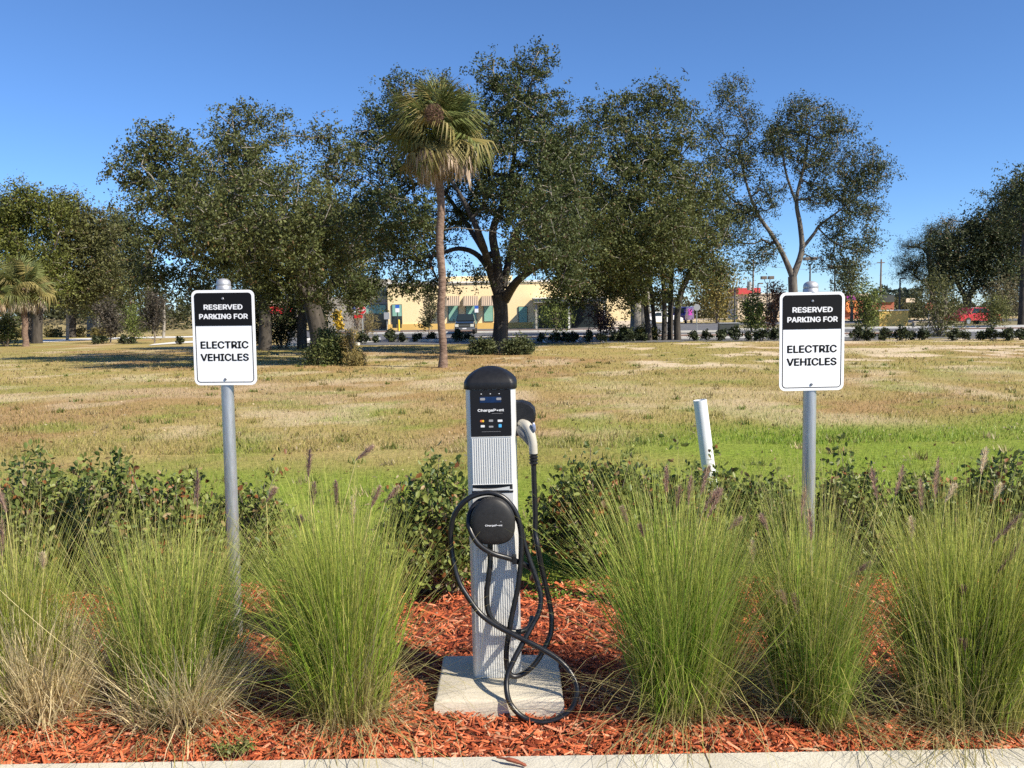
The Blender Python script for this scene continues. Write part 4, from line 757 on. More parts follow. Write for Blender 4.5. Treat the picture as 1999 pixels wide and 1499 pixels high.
tree('oak_tree', 'open see-through oak with a forked trunk rising above the sign beside the pipe', 'tree', 50,
     [[(1550, 674, 0, .360), (1550, 610, 0, .300), (1548, 565, 0, .270), (1547, 540, 0, .262)], [(1547, 540, 0, .188), (1530, 500, 0, .150), (1508, 460, 0, .128), (1478, 415, 0, .098), (1455, 350, 0, .068), (1440, 270, 0, .045)], [(1548, 540, 0, .203), (1565, 490, 0, .165), (1562, 440, 0, .143), (1555, 390, 0, .112), (1570, 320, 0, .075), (1580, 250, 0, .045)],
      [(1566, 485, 0, .112), (1590, 455, 0, .090), (1600, 440, 0, .075), (1640, 410, 0, .053), (1690, 370, 0, .034)], [(1556, 400, 0, .090), (1535, 340, 0, .068), (1525, 280, 0, .045)], [(1597, 445, 0, .053), (1630, 475, 0, .038), (1670, 490, 0, .022)], [(1478, 415, 0, .068), (1430, 390, 1, .053), (1400, 360, 1, .038)]],
     [(1430, 190, 42, 0), (1460, 225, 42, 0), (1395, 250, 32, 0), (1470, 300, 48, 0), (1420, 320, 50, 0), (1385, 400, 32, 0), (1555, 225, 44, 0), (1610, 245, 42, 0), (1535, 285, 48, 0), (1600, 310, 58, 0), (1675, 320, 42, 0), (1705, 350, 36, 0), (1650, 380, 50, 0), (1590, 380, 36, 0), (1500, 380, 36, 0), (1475, 440, 36, 0), (1630, 450, 38, 0), (1690, 425, 34, 0), (1665, 485, 34, 0), (1430, 420, 30, 0), (1500, 490, 22, 0), (1650, 250, 26, 0), (1440, 470, 20, 0), (1610, 500, 22, 0), (1720, 330, 22, 0), (1700, 470, 24, 0), (1505, 260, 26, 0), (1470, 500, 30, 0), (1450, 415, 36, 0), (1640, 520, 26, 0), (1400, 460, 34, 0)],
     1050, 66, (0.135, 0.064), (0.058, 0.07, 0.03), (0.125, 0.125, 0.058), seed=106, spread=.36, rtip=.013, bark='greybark')
tree('oak_tree', 'yellow-green oak at the left edge above the small palms', 'tree', 58,
     [[(72, 672, 0, .38), (73, 630, 0, .33), (78, 580, 0, .28), (80, 520, 0, .2)], [(80, 540, 0, .2), (40, 470, 0, .12), (25, 420, 0, .06)]], [(25, 410, 48, 0), (85, 425, 48, 0), (60, 480, 60, 0), (10, 470, 50, 0), (110, 400, 22, 0), (30, 540, 50, -2), (90, 540, 45, 0), (45, 378, 22, 0), (-30, 430, 60, 0)], 621, 80, (0.19, 0.09), (0.10, 0.105, 0.024), (0.19, 0.18, 0.045), seed=107, spread=.5)
tree('oak_tree', 'grey-olive oak with a leaning trunk, second from the left edge', 'tree', 62,
     [[(62, 668, 0, .4), (56, 630, 0, .33), (75, 580, 0, .28), (120, 520, 0, .2)]], [(130, 450, 55, 0), (160, 500, 60, 0), (125, 395, 18, 0), (190, 450, 42, 0), (120, 560, 45, 0), (205, 530, 45, 0), (165, 570, 36, 0), (150, 405, 20, 0)], 567, 76, (0.2, 0.095), (0.09, 0.085, 0.034), (0.18, 0.16, 0.065), seed=108, spread=.52)
tree('oak_tree', 'mottled oak closing the gap between the left trees and the spreading oak', 'tree', 75,
     [[(140, 664, 0, .4), (141, 630, 0, .33), (145, 580, 0, .25)]], [(220, 480, 50, 0), (250, 450, 38, 0), (230, 550, 50, 0), (260, 520, 40, 0), (180, 590, 30, 0), (215, 430, 22, 0), (290, 560, 30, 0)], 405, 70, (0.23, 0.11), (0.075, 0.078, 0.03), (0.15, 0.14, 0.055), seed=109, spread=.6)
tree('oak_tree', 'large dark oak cut by the right edge', 'tree', 85,
     [[(1893, 655, 0, .5), (1893, 610, 0, .42), (1885, 580, 0, .36)], [(1885, 580, 0, .28), (1868, 550, 0, .2), (1850, 500, 0, .12)], [(1890, 585, 0, .3), (1905, 550, 0, .24), (1930, 480, 0, .16), (1960, 420, 0, .1)]],
     [(1840, 490, 36, 0), (1885, 490, 48, 0), (1940, 450, 55, 0), (1975, 405, 42, 0), (1990, 385, 30, 0), (1920, 530, 50, 0), (1850, 545, 36, 0), (1970, 500, 55, 0), (2020, 440, 60, 0), (1895, 455, 28, 0), (1980, 560, 40, 0)], 864, 76, (0.26, 0.125), (0.040, 0.046, 0.02), (0.09, 0.092, 0.038), seed=110, spread=.75, rtip=.018)
tree('oak_tree', 'straight dark trunk standing at the right edge', 'tree', 62, [[(1993, 655, 0, .28), (1996, 600, 0, .25), (1997, 520, 0, .2), (2000, 450, 0, .13)]], [(2020, 420, 50, 0), (1985, 355, 24, 0), (2030, 360, 40, 0), (1990, 520, 22, 0)], 150, 60, (0.2, 0.095), seed=111, spread=.55, **OAK)
tree('pine_tree', 'dark pine with flat needle tufts reaching left, by the right edge oaks', 'tree', 92,
     [[(1828, 648, 0, .4), (1822, 590, 0, .34), (1818, 540, 0, .3), (1812, 490, 0, .2), (1818, 445, 0, .1)], [(1817, 545, 0, .15), (1800, 548, 0, .1), (1775, 530, 0, .06)], [(1815, 505, 0, .14), (1800, 485, 0, .1), (1770, 480, 0, .05)]],
     [(1772, 478, 13, 0), (1790, 480, 10, 0), (1765, 512, 16, 0), (1785, 520, 18, 0), (1805, 512, 14, 0), (1760, 532, 12, 0), (1790, 538, 14, 0), (1825, 460, 24, 0), (1845, 480, 24, 0), (1835, 520, 26, 0), (1830, 560, 24, 0)], 330, 90, (0.26, 0.035), (0.030, 0.045, 0.022), (0.075, 0.085, 0.035), seed=112, spread=.55, rtip=.016)
tree('bare_tree', 'pale twiggy half-bare tree top behind the dark pine', 'tree', 98, [[(1845, 645, 0, .3), (1845, 580, 0, .25), (1842, 500, 0, .15), (1850, 450, 0, .08)]], [(1830, 450, 25, 0), (1865, 455, 30, 0), (1850, 435, 20, 0), (1885, 460, 24, 0)], 190, 12, (0.2, 0.1), (0.14, 0.11, 0.07), (0.2, 0.17, 0.11), seed=113, spread=.5, rtip=.022, bark='palebark')
# smaller trees round the car park
def small(label, px, D, top, wpx, seed, tone, tone2, n=3600, name='young_tree', trunk_py=None, leaf=(0.16, 0.075), tr=.06, lobn=6):
    b = P(px, 640, D); b.z = 0; h = P(px, top, D).z; w_ = wpx * D / F / 2; tz = (P(px, trunk_py, D).z if trunk_py else h * .25); rg = random.Random(seed)
    lobes = []
    for i in range(lobn):
        z = tz + (h - tz) * (i + .6) / lobn * .97; k = math.sin(math.pi * min(1, (.18 + .72 * (i + .5) / lobn))) ; lobes.append((rg.uniform(-.45, .45) * w_ * k, rg.uniform(-.3, .3) * w_, z, max(.25, w_ * (.45 + .35 * k))))
    return bush(name, label, 'tree', b, lobes, n, leaf, tone, tone2, seed, None, 16, mt='leaf', stemr=.03, nclump=max(40, n // 22), trunk=(tz, tr))
GRN = ((0.10, 0.135, 0.03), (0.19, 0.22, 0.06)); DRK = ((0.045, 0.04, 0.032), (0.10, 0.085, 0.065)); OLV = ((0.09, 0.095, 0.035), (0.17, 0.165, 0.06)); RST = ((0.17, 0.075, 0.045), (0.22, 0.13, 0.07)); YEL = ((0.24, 0.17, 0.04), (0.2, 0.19, 0.06))
small('dark purplish young tree on a thin stem beyond the left of the parking sign', 214, 56, 585, 55, 120, *DRK, n=2600, trunk_py=650)
small('taller dark purplish young tree nearest the parking sign by the oak', 300, 54, 572, 60, 121, *DRK, n=3000, trunk_py=640)
small('round green shrub-like tree between the two dark young trees', 262, 66, 612, 60, 122, *GRN, n=2400)
small('dark-leaved young tree before the yellow building, left of the palm trunk', 838, 56, 556, 42, 123, (0.055, 0.06, 0.03), (0.11, 0.11, 0.05), n=1800, trunk_py=640)
small('young tree with a pale stem before the building canopy', 1086, 54, 585, 75, 124, *GRN, n=2600, trunk_py=635)
small('purple-leaved bush by the end of the building canopy', 1172, 55, 600, 60, 125, (0.07, 0.035, 0.04), (0.12, 0.08, 0.06), n=2400)
small('orange-tinged tree beyond the round sign back', 1400, 95, 540, 110, 126, *YEL, n=4200, leaf=(.3, .15), trunk_py=600, tr=.2)
small('grey-green tree behind the orange-tinged one', 1395, 110, 505, 90, 127, *OLV, n=3400, leaf=(.34, .16), trunk_py=590, tr=.2)
small('bright green young tree on a pale stem left of the sign beside the pipe', 1466, 52, 583, 62, 128, *GRN, n=2900, trunk_py=636)
small('rust-leaved young tree half hidden by the sign beside the pipe', 1510, 52, 560, 55, 129, *RST, n=2200, trunk_py=640)
small('slender green young tree just right of the sign beside the pipe', 1690, 50, 560, 70, 130, *GRN, n=2900, trunk_py=632)
small('round airy tree standing behind the orange restaurant sign', 1662, 92, 512, 80, 131, *OLV, n=3200, leaf=(.28, .13), trunk_py=580, tr=.2)
small('tall bushy willow-like tree before the red car', 1835, 44, 545, 110, 132, (0.075, 0.085, 0.03), (0.17, 0.165, 0.055), n=5200, leaf=(.18, .045), tr=.08, trunk_py=662)
small('light green bushy tree right of the red car', 1935, 60, 590, 70, 133, (0.11, 0.12, 0.035), (0.2, 0.2, 0.06), n=3000, leaf=(.18, .06))
small('twiggy brown thicket tree near the right edge', 1965, 80, 560, 90, 134, (0.13, 0.11, 0.06), (0.2, 0.175, 0.09), n=3600, leaf=(.24, .08))
small('yellow-leaved sapling beside the leaning oak trunk', 660, 50, 608, 26, 135, (0.5, 0.34, 0.03), (0.6, 0.42, 0.05), n=360, leaf=(.2, .12), trunk_py=645, tr=.03)
small('reddish bare-twigged shrub left of the stop sign', 697, 58, 580, 70, 136, (0.15, 0.075, 0.05), (0.2, 0.13, 0.08), n=1500, name='twiggy_shrub', leaf=(.16, .03))
small('tan feathery shrub under the stop sign', 716, 55, 616, 44, 137, (0.22, 0.18, 0.07), (0.28, 0.23, 0.10), n=1100, name='twiggy_shrub', leaf=(.2, .03))
def bsh(name, label, px, py, lob, n, seed, tone, tone2, leaf, cat='bush'):
    g = G(px, py); k = g.y / F; return bush(name, label, cat, g, [((x - px) * k, dy, (py - y) * k, r_ * k) for x, y, r_, dy in lob], n, leaf, tone, tone2, seed, stems=24, stemr=.02, nclump=n // 20)
bsh('undergrowth', 'big leafy bush at the foot of the leaning oak', 645, 712, [(640, 690, 34, 0), (615, 695, 26, 0), (665, 690, 28, 0), (640, 660, 24, .5), (655, 672, 26, 0), (625, 665, 22, .8)], 7000, 140, (0.05, 0.075, 0.024), (0.14, 0.15, 0.045), (.09, .045))
bsh('undergrowth', 'straw-yellow grassy bush beside the leaning oak', 690, 714, [(690, 698, 20, 0), (700, 703, 16, 0), (676, 670, 16, .4), (680, 655, 12, .5)], 3200, 141, (0.26, 0.19, 0.06), (0.3, 0.25, 0.1), (.16, .02))
bsh('undergrowth', 'low green bush left of the tallest oak trunk', 938, 692, [(935, 678, 18, 0), (950, 680, 18, 0), (925, 684, 10, 0)], 3200, 142, (0.05, 0.065, 0.025), (0.11, 0.12, 0.045), (.11, .05))
bsh('undergrowth', 'low green bush right of the tallest oak trunk', 1012, 692, [(1012, 675, 20, 0), (1030, 680, 14, 0), (995, 680, 16, 0)], 3600, 143, (0.06, 0.075, 0.03), (0.12, 0.135, 0.055), (.11, .05))
bsh('undergrowth', 'dark thicket between the two trunks behind the parking sign', 552, 680, [(540, 640, 26, 0), (560, 650, 24, 0), (575, 630, 22, 0), (520, 650, 20, 0)], 4200, 144, (0.03, 0.035, 0.018), (0.07, 0.075, 0.03), (.13, .06))
bsh('undergrowth', 'dark leafy thicket just left of the parking sign post', 485, 682, [(480, 640, 22, 0), (500, 620, 18, 0), (495, 655, 22, 0)], 2400, 145, (0.035, 0.038, 0.02), (0.09, 0.085, 0.045), (.13, .06))
bsh('undergrowth', 'olive grassy mound under the pale double trunk', 1240, 664, [(1220, 652, 14, 0), (1250, 650, 14, 0), (1275, 652, 12, 0), (1200, 655, 10, 0)], 2600, 146, (0.13, 0.13, 0.035), (0.2, 0.19, 0.06), (.3, .05))
bsh('undergrowth', 'green bush under the small palms at the left edge', 14, 676, [(10, 650, 18, 0), (25, 655, 14, 0), (-5, 645, 20, 0), (20, 630, 14, 0)], 2600, 147, (0.05, 0.07, 0.025), (0.12, 0.14, 0.045), (.16, .08))
for i, (px, py, w_) in enumerate([(30, 640, 36), (105, 652, 36), (150, 655, 40), (195, 655, 30)]):
    bsh('undergrowth', ['pale weedy bush at the far left under the trees', 'tan weedy bush left of the pale stake', 'green-tan weedy bush right of the pale stake', 'weedy bush beside the pale double trunks at left'][i], px, 658, [(px - 8, 648, w_ * .3, 0), (px + 8, 650, w_ * .28, 0)], 900, 150 + i, (0.14, 0.125, 0.04), (0.22, 0.18, 0.07), (.24, .1))
for i, (px, py0, py1, r_) in enumerate([(130, 655, 600, .12), (176, 652, 575, .35), (186, 655, 575, .42), (258, 625, 545, .45), (318, 650, 590, .13), (291, 640, 480, .7), (580, 650, 575, .42)]):
    D_ = [64, 78, 76, 115, 68, 110, 62][i]; b = P(px, py0, D_); t_ = P(px + [0, -3, 4, -2, 2, -2, 3][i], py1, D_); N = [(0, 0, -0.1 - b.z + 0), ((t_.x - b.x) * .5 + .05, 0, t_.z * .5), (t_.x - b.x, 0, t_.z)]
    b.z = 0; T = thing('tree_trunk', b, ['thin pale stake-like stem at the left', 'pale mossy trunk, left of a close pair', 'pale mossy trunk, right of a close pair', 'white-barked trunk against the sky gap', 'thin pinkish trunk left of the parking sign', 'broad shaded trunk by the sky gap', 'sunlit tan trunk beside the slim dark oak'][i], 'tree trunk')
    wood(catmull(N, 5), [-1] + list(range(10)), list(np.linspace(r_, r_ * .6, 11)), 'trunk', M['palebark'], T)

# low shrubs in a row along the car park edge
proto = []
for k in range(3):
    T = bush('kerb_shrub', 'x', 'shrub', (0, 0, 0), [(0, 0, .3, .24), (-.16, 0, .24, .18), (.16, .05, .28, .18), (0, -.1, .4, .16)], 480, (0.13, 0.07), (0.025, 0.035, 0.018), (0.075, 0.09, 0.035), 160 + k, 'low shrubs along the far kerb', 6, mt='leaf', stemr=.012, nclump=30)
    proto.append(T)
ORD = 'first second third fourth fifth sixth seventh eighth ninth tenth eleventh twelfth thirteenth fourteenth fifteenth sixteenth'.split()
rows = [([(708, 671), (733, 669), (762, 668), (786, 668), (815, 667), (842, 666), (893, 667), (915, 666)], 'round kerb shrub counting right from the leaning oak to the tallest oak'),
        ([(1056, 668), (1083, 668), (1106, 668), (1121, 668), (1148, 668), (1174, 668), (1206, 667), (1231, 667), (1254, 666)], 'round kerb shrub right of the tallest oak, before the canopy'),
        ([(1355, 665), (1380, 664), (1408, 665), (1433, 664), (1461, 665), (1486, 665), (1510, 664)], 'round kerb shrub right of the thin-stemmed oak, before the sign'),
        ([(1673, 665), (1697, 665), (1726, 665), (1756, 665), (1777, 664), (1803, 664), (1863, 665), (1882, 664), (1915, 664), (1936, 664), (1966, 665), (1992, 664)], 'round kerb shrub right of the sign beside the pipe'),
        ([(186, 672), (200, 671), (240, 671), (255, 671), (352, 672)], 'round dark shrub by the pale path at left')]
pi_ = 0
for lst, lab in rows:
    for j, (px, py) in enumerate(lst):
        src = proto[pi_ % 3]; new = src if pi_ < 3 else src.copy()
        if pi_ >= 3:
            COL.objects.link(new)
            for ch in src.children: c = ch.copy(); COL.objects.link(c); c.parent = new
        g = G(px, py); new.location = (g.x, g.y, 0); k = random.Random(pi_).uniform(.8, 1.25); new.scale = (k * 1.05, k, k * random.Random(pi_ + 50).uniform(.85, 1.1)); new.rotation_euler = (0, 0, pi_ * 1.7)
        new['label'] = ORD[j] + ' ' + lab; pi_ += 1

# far-off wood reading as one mass
rng = np.random.default_rng(170); V = []; Cc = []
def mass(px0, px1, D, top0, top1, n, tone, lw, bot=640):
    px = rng.uniform(px0, px1, n); d = D + rng.uniform(-6, 6, n); prof = top0 + (top1 - top0) * (px - px0) / (px1 - px0) + (fbm(px / 45, px * 0 + D, int(D)) - .5) * 60
    t_ = rng.random(n) ** .8; py = prof + (bot - prof) * t_; k = d / F; x = (px - 999.5) * k; z = H + (609 - (px - 999.5) * .0157 - py) * k
    c = np.stack([x, d, np.maximum(z, .1)], 1); sz = rng.uniform(.6, 1.3, n) * lw; v, f = leafquads(c, sz, sz * .5, rng, .6); V.append(v); Cc.append(np.repeat(np.array(tone) * rng.uniform(.6, 1.5, (n, 1)), 4, 0))
mass(-150, 260, 125, 520, 560, 9000, (.06, .065, .025), .6); mass(300, 720, 130, 590, 600, 7000, (.075, .075, .032), .6); mass(1240, 1480, 150, 560, 585, 5000, (.08, .075, .035), .7); mass(1640, 1790, 140, 590, 568, 4500, (.05, .06, .026), .65); mass(1690, 2150, 120, 575, 575, 9000, (.075, .075, .032), .6); mass(560, 700, 105, 560, 560, 2500, (.07, .07, .03), .5); mass(1720, 1800, 130, 556, 556, 2500, (.03, .042, .024), .6); mass(60, 230, 96, 540, 560, 3500, (.045, .05, .022), .45, 622); mass(200, 520, 92, 555, 575, 7500, (.055, .06, .024), .42, 650); mass(-60, 70, 92, 540, 540, 3000, (.06, .07, .025), .42, 655)
V = np.concatenate(V); tag(raw('distant_wood', V, np.arange(len(V)).reshape(-1, 4), M['leaf'], None, False, np.concatenate(Cc)), 'line of distant woodland closing the view beyond the car parks', 'woodland', kind='stuff')

# ================================================================== PALMS
def frond_mesh(rng, pet, leafl, nl, droop, col, fold=1.0, wd=.035, hang=False):
    V = []; FF = []; CC = []; k = 0
    q = frusta(np.array([[0, 0, 0], [pet * .5, 0, .03]]), np.array([[pet * .5, 0, .03], [pet, 0, 0]]), np.array([.018, .014]), np.array([.014, .009]), 4); V.append(q[0]); FF += [list(map(int, x)) for x in q[1]]; k = len(q[0]); CC.append(np.tile(np.array(col) * .9, (k, 1)))
    for i in range(nl):
        a = (i / (nl - 1) * 2 - 1) * 2.15 * fold + rng.normal() * .05; L_ = leafl * (1 - .22 * abs(a) / 2.15) * rng.uniform(.85, 1.1); o = np.array([pet + .12 * (1 - abs(a) / 2.2), 0, 0])
        d = np.array([math.cos(a), math.sin(a), .12 * math.cos(a * 2)]); s = np.array([-math.sin(a), math.cos(a), 0.5]); s /= np.linalg.norm(s); p1 = o + d * L_ * .55 + np.array([0, 0, -droop * L_ * .18]); p2 = o + d * L_ * (.98 - .25 * droop) + np.array([0, 0, -droop * L_ * .72 * rng.uniform(.7, 1.3)])
        if hang: p1 = o + d * L_ * .2 + np.array([.14 * L_, 0, -.22 * L_]); p2 = o + d * L_ * .2 + np.array([.36 * L_, 0, -.48 * L_]) * rng.uniform(.6, 1.25)
        w_ = wd * rng.uniform(.8, 1.2); V.append(np.array([o - s * .006, o + s * .006, p1 - s * w_ / 2, p1 + s * w_ / 2, p2])); FF += [[k, k + 1, k + 3, k + 2], [k + 2, k + 3, k + 4]]; k += 5; CC.append(np.tile(np.array(col) * rng.uniform(.65, 1.4), (5, 1)))
    o = raw('frond', np.concatenate(V), FF, M['leaf'], None, False, np.concatenate(CC)); me = o.data; bpy.data.objects.remove(o); return me
rng = np.random.default_rng(180)
LIVE = [frond_mesh(rng, .72, .98, 44, dr, c) for dr, c in ((.35, (.17, .2, .075)), (.7, (.14, .165, .05)), (1.0, (.13, .14, .045)), (.9, (.24, .2, .07)))]
DEAD = [frond_mesh(rng, .8, .95, 34, 1.25, c, .9, .05, True) for c in ((.42, .32, .23), (.32, .23, .15), (.5, .42, .33))]
def palm(label, base, D, heart_py, r_, seed, nlive, ndead, px_top, fs=1.0, seeds=True, gname='fan palms'):
    rng = np.random.default_rng(seed); b = G(*base) if D is None else P(base[0], base[1], D); b.z = 0; T = thing('fan_palm', b, label, 'palm tree', gname); hp = P(px_top, heart_py, b.y) - b
    n = 40; pts = [Vector((hp.x * (i / n) + .03 * math.sin(i * .5), 0, hp.z * i / n - .05)) for i in range(n + 1)]; rad = [r_ * (1.35 - .35 * min(1, i / 3)) * (1 + (.05 if i % 2 else -.03)) for i in range(n + 1)]
    MB().tube(pts, rad, 14).build('trunk', M['palmbark'], T, True)
    def put(me, name, az, el, s, roll):
        o = bpy.data.objects.new(name, me); link(o, T); d = Euler((roll, -el, az)).to_matrix().to_4x4(); o.matrix_local = Matrix.Translation(hp + Vector((0, 0, rng.uniform(-.15, .15)))) @ d @ Matrix.Scale(s, 4)
    for i in range(nlive):
        t_ = i / nlive; el = R(84 - 122 * t_ ** .9 + rng.normal() * 12); put(LIVE[rng.choice(4, p=[.35, .3, .2, .15]) if t_ < .6 else rng.choice([2, 3, 3, 1])], 'frond', i * 2.4 + rng.normal() * .2, el, fs * rng.uniform(.78, 1.12), rng.normal() * .5)
    for i in range(ndead): put(DEAD[rng.integers(3)], 'dead_frond', i * 2.4 + rng.normal() * .3, R(-18 - 34 * rng.random()), fs * rng.uniform(.85, 1.1), rng.normal() * .15)
    if seeds:
        n = 900; c = unit(rng.normal(size=(n, 3))) * rng.uniform(.3, 1, (n, 1)) ** .5 * np.array([.27, .22, .30]) + np.array(hp) + np.array([0, -1.55, .2]); v, f = leafquads(c, np.full(n, .10), np.full(n, .018), rng, 0)
        raw('seed_cluster', v, f, M['plume'], T, False, np.repeat(np.array([.17, .105, .075]) * rng.uniform(.6, 1.4, (n, 1)), 4, 0))['kind'] = 'stuff'
    return T
palm('tall fan palm with a skirt of dead fronds, standing in the open lot', (864, 718), None, 262, .112, 181, 96, 54, 857, 1.04)
palm('short fan palm at the left edge with a shaggy dead skirt', (50, 676), None, 560, .17, 182, 48, 14, 46, 1.25, False)
palm('short fan palm cut by the left edge', (-12, 678), None, 566, .17, 183, 40, 12, -14, 1.15, False)

# ================================================================== BUILDINGS
def wl(px, py, D): p = P(px, py, D); return p
def slab(name, px0, px1, py0, py1, D, mt, parent, base, depth=0.1, z0=None, front=None):
    """box whose front face spans the given view columns and rows at distance D"""
    a = P(px0, (py0 + py1) / 2, D); b = P(px1, (py0 + py1) / 2, D); pm = (px0 + px1) / 2; zt = P(pm, py0, D).z; zb = P(pm, py1, D).z if z0 is None else z0
    return MB().box(a.x - base.x, b.x - base.x, D - base.y, D - base.y + depth, zb, zt).build(name, M[mt], parent)
DB = 84.0
bx = P(960, 640, DB); bx.z = 0
bl = thing('office_building', bx, 'single-storey yellow stucco building with tan awnings and a covered entry', 'building')
def wall_with_holes(name, px0, px1, py_top, holes, D, mt, depth=8.0):
    pass
slab('wall', 757, 1236, 549, 640, DB, 'stucco', bl, bx, 12, 0)
slab('wainscot', 756, 1040, 631, 640, DB - .12, 'stucco2', bl, bx, .11, 0)
slab('wall', 640, 757, 579, 640, DB + 1.5, 'greige', bl, bx, 10, 0)
slab('upper_wall', 690, 757, 545, 579, DB + 4, 'greige', bl, bx, 7)
slab('parapet', 756, 1237, 547.5, 551, DB - .15, 'roofwhite', bl, bx, 12.2)
slab('raised_parapet', 858, 1000, 539, 549, DB + 1, 'stucco', bl, bx, 8)
def window(px0, px1, py0, py1, D, glass, blind=None, mull=1):
    """frame ring standing proud, glass set back inside it"""
    fr = slab('window', px0, px1, py0, py1, D - .10, 'frame', bl, bx, .10); k = 1.0
    n = mull
    for i in range(n):
        a = px0 + k + (px1 - px0 - k) * i / n; b = px0 + (px1 - px0 - k) * (i + 1) / n
        if blind:
            slab('pane', a, b, py0 + 1, blind, D - .125, 'greenglass', fr, bx, .02); slab('pane', a, b, blind + .6, py1 - 1, D - .125, glass, fr, bx, .02)
        else: slab('pane', a, b, py0 + 1, py1 - 1, D - .125, glass, fr, bx, .02)
window(714, 754, 594.5, 641, DB + 1.5, 'darkglass', 612, 2); window(716, 755, 560, 580.5, DB + 4, 'darkglass', None, 2)
dr = slab('door', 765, 785, 594, 642, DB - .1, 'frame', bl, bx, .1)
slab('pane', 766, 774.6, 595, 617, DB - .13, 'greenglass', dr, bx, .02); slab('pane', 775.4, 784, 595, 617, DB - .13, 'greenglass', dr, bx, .02); slab('pane', 766, 774.6, 618, 640, DB - .13, 'darkglass', dr, bx, .02); slab('pane', 775.4, 784, 618, 640, DB - .13, 'darkglass', dr, bx, .02)
for a, b in ((871, 898), (905, 934), (940, 966)):
    window(a + 4, b - 3, 596, 628, DB, 'greenglass')
    p0 = P(a, 580, DB); p1 = P(b, 580, DB); zt = p0.z - bx.z; zb = P(a, 597, DB - 1.2).z
    aw = MB(); xs = (p0.x - bx.x, p1.x - bx.x); aw.prism_x([(DB - bx.y, zt), (DB - bx.y - 1.2, zb), (DB - bx.y - 1.2, zb + .06), (DB - bx.y, zt + .08)], *xs); awo = aw.build('awning', M['awning'], bl)
    nr_ = 7
    for i in range(nr_):
        x = xs[0] + (xs[1] - xs[0]) * (i + .5) / nr_; MB().prism_x([(DB - bx.y - .02, zt + .08), (DB - bx.y - 1.2, zb + .06), (DB - bx.y - 1.2, zb + .12), (DB - bx.y - .02, zt + .14)], x - .025, x + .025).build('rib', M['awning2'], awo)
# covered entry
can = MB(); c0 = P(1043, 585, DB - 5); c1 = P(1185, 585, DB - 5); zt = P(1100, 581, DB - 5).z; zb = P(1100, 590, DB - 5).z
cano = MB().box(c0.x - bx.x, c1.x - bx.x, DB - 5 - bx.y, DB - bx.y - .01, zb, zt).build('canopy', M['fascia'], bl)
slab('canopy_trim', 1041, 1187, 579.6, 582, DB - 5.2, 'roofwhite', bl, bx, 5.1)
for px in (1047, 1111, 1180): slab('column', px - 1.8, px + 1.8, 589, 640, DB - 4.6, 'roofwhite' if px > 1100 else 'fascia', bl, bx, .3, 0)
window(1052, 1080, 596, 640, DB, 'darkglass', None, 2); window(1084, 1108, 592, 641, DB, 'darkglass', None, 2); window(1116, 1168, 596, 640, DB, 'darkglass', None, 3); window(1012, 1030, 598, 630, DB, 'greenglass')
slab('low_wall', 1195, 1236, 626, 640, DB - 1.5, 'cream', bl, bx, .3, 0)
# far shops
D2 = 118; sx = P(550, 630, D2); sx.z = 0
T = thing('shopfront', sx, 'far shop with a long red awning seen between the oak trunks', 'building'); slab('wall', 470, 700, 586, 640, D2, 'cream', T, sx, 9, 0); slab('brick_pier', 660, 712, 590, 640, D2 - .2, 'brick', T, sx, .2, 0)
p0 = P(522, 600, D2); p1 = P(582, 600, D2); zt = P(550, 599, D2).z; zb = P(550, 612, D2 - 1.5).z
MB().prism_x([(0, zt), (-1.5, zb), (-1.5, zb + .05), (0, zt + .1)], p0.x - sx.x, p1.x - sx.x).build('awning', M['stopred'], T)
for i in range(7): slab('column', 524 + i * 9, 525.6 + i * 9, 607, 640, D2 - 1.45, 'roofwhite', T, sx, .15, 0)
slab('window', 522, 582, 612, 632, D2 - .06, 'darkglass', T, sx, .05)
D3 = 125; sx = P(1560, 630, D3); sx.z = 0
T = thing('shop_building', sx, 'far cream shop with a red-edged roofline left of the sign beside the pipe', 'building'); slab('wall', 1462, 1560, 573, 640, D3, 'cream', T, sx, 9, 0); slab('red_parapet', 1440, 1485, 562, 574, D3 - .2, 'redroof', T, sx, 6); slab('wall', 1440, 1484, 567, 640, D3 + .3, 'cream', T, sx, 6, 0); slab('roof_trim', 1462, 1560, 571, 574, D3 - .2, 'roofwhite', T, sx, .2)
slab('window', 1478, 1490, 590, 612, D3 - .08, 'darkglass', T, sx, .06); slab('window', 1500, 1515, 590, 612, D3 - .08, 'darkglass', T, sx, .06)
D4 = 112; sx = P(1670, 630, D4); sx.z = 0
T = thing('restaurant', sx, 'far red brick restaurant with a round orange emblem right of the sign beside the pipe', 'building'); slab('wall', 1610, 1745, 580, 640, D4, 'brick', T, sx, 9, 0); slab('cornice', 1608, 1696, 573, 580, D4 - .3, 'cream', T, sx, 9); slab('dark_roof', 1700, 1746, 576, 590, D4 - .25, 'frame', T, sx, 9)
e = P(1662, 597, D4 - .2); rg_ = []
for k in range(24): q = 2 * math.pi * k / 24; rg_.append((math.cos(q), math.sin(q)))
MB().loft([[(e.x - sx.x + .78 * x, e.y - sx.y, e.z + .98 * z) for x, z in rg_], [(e.x - sx.x + .78 * x, e.y - sx.y - .15, e.z + .98 * z) for x, z in rg_], [(e.x - sx.x + .4 * x, e.y - sx.y - .15, e.z + .5 * z) for x, z in rg_], [(e.x - sx.x + .4 * x, e.y - sx.y, e.z + .5 * z) for x, z in rg_]], cap=False).build('emblem', M['orange'], T)
slab('panel', 1653, 1672, 577, 586, D4 - .4, 'magenta', T, sx, .1); slab('window', 1625, 1648, 596, 620, D4 - .08, 'darkglass', T, sx, .06); slab('cream_panel', 1769, 1786, 582, 590, D4 - .1, 'cream', T, sx, .1)  # last slab: plain cream panel right of the restaurant wall
D5 = 66; sx = P(1744, 640, D5); sx.z = 0
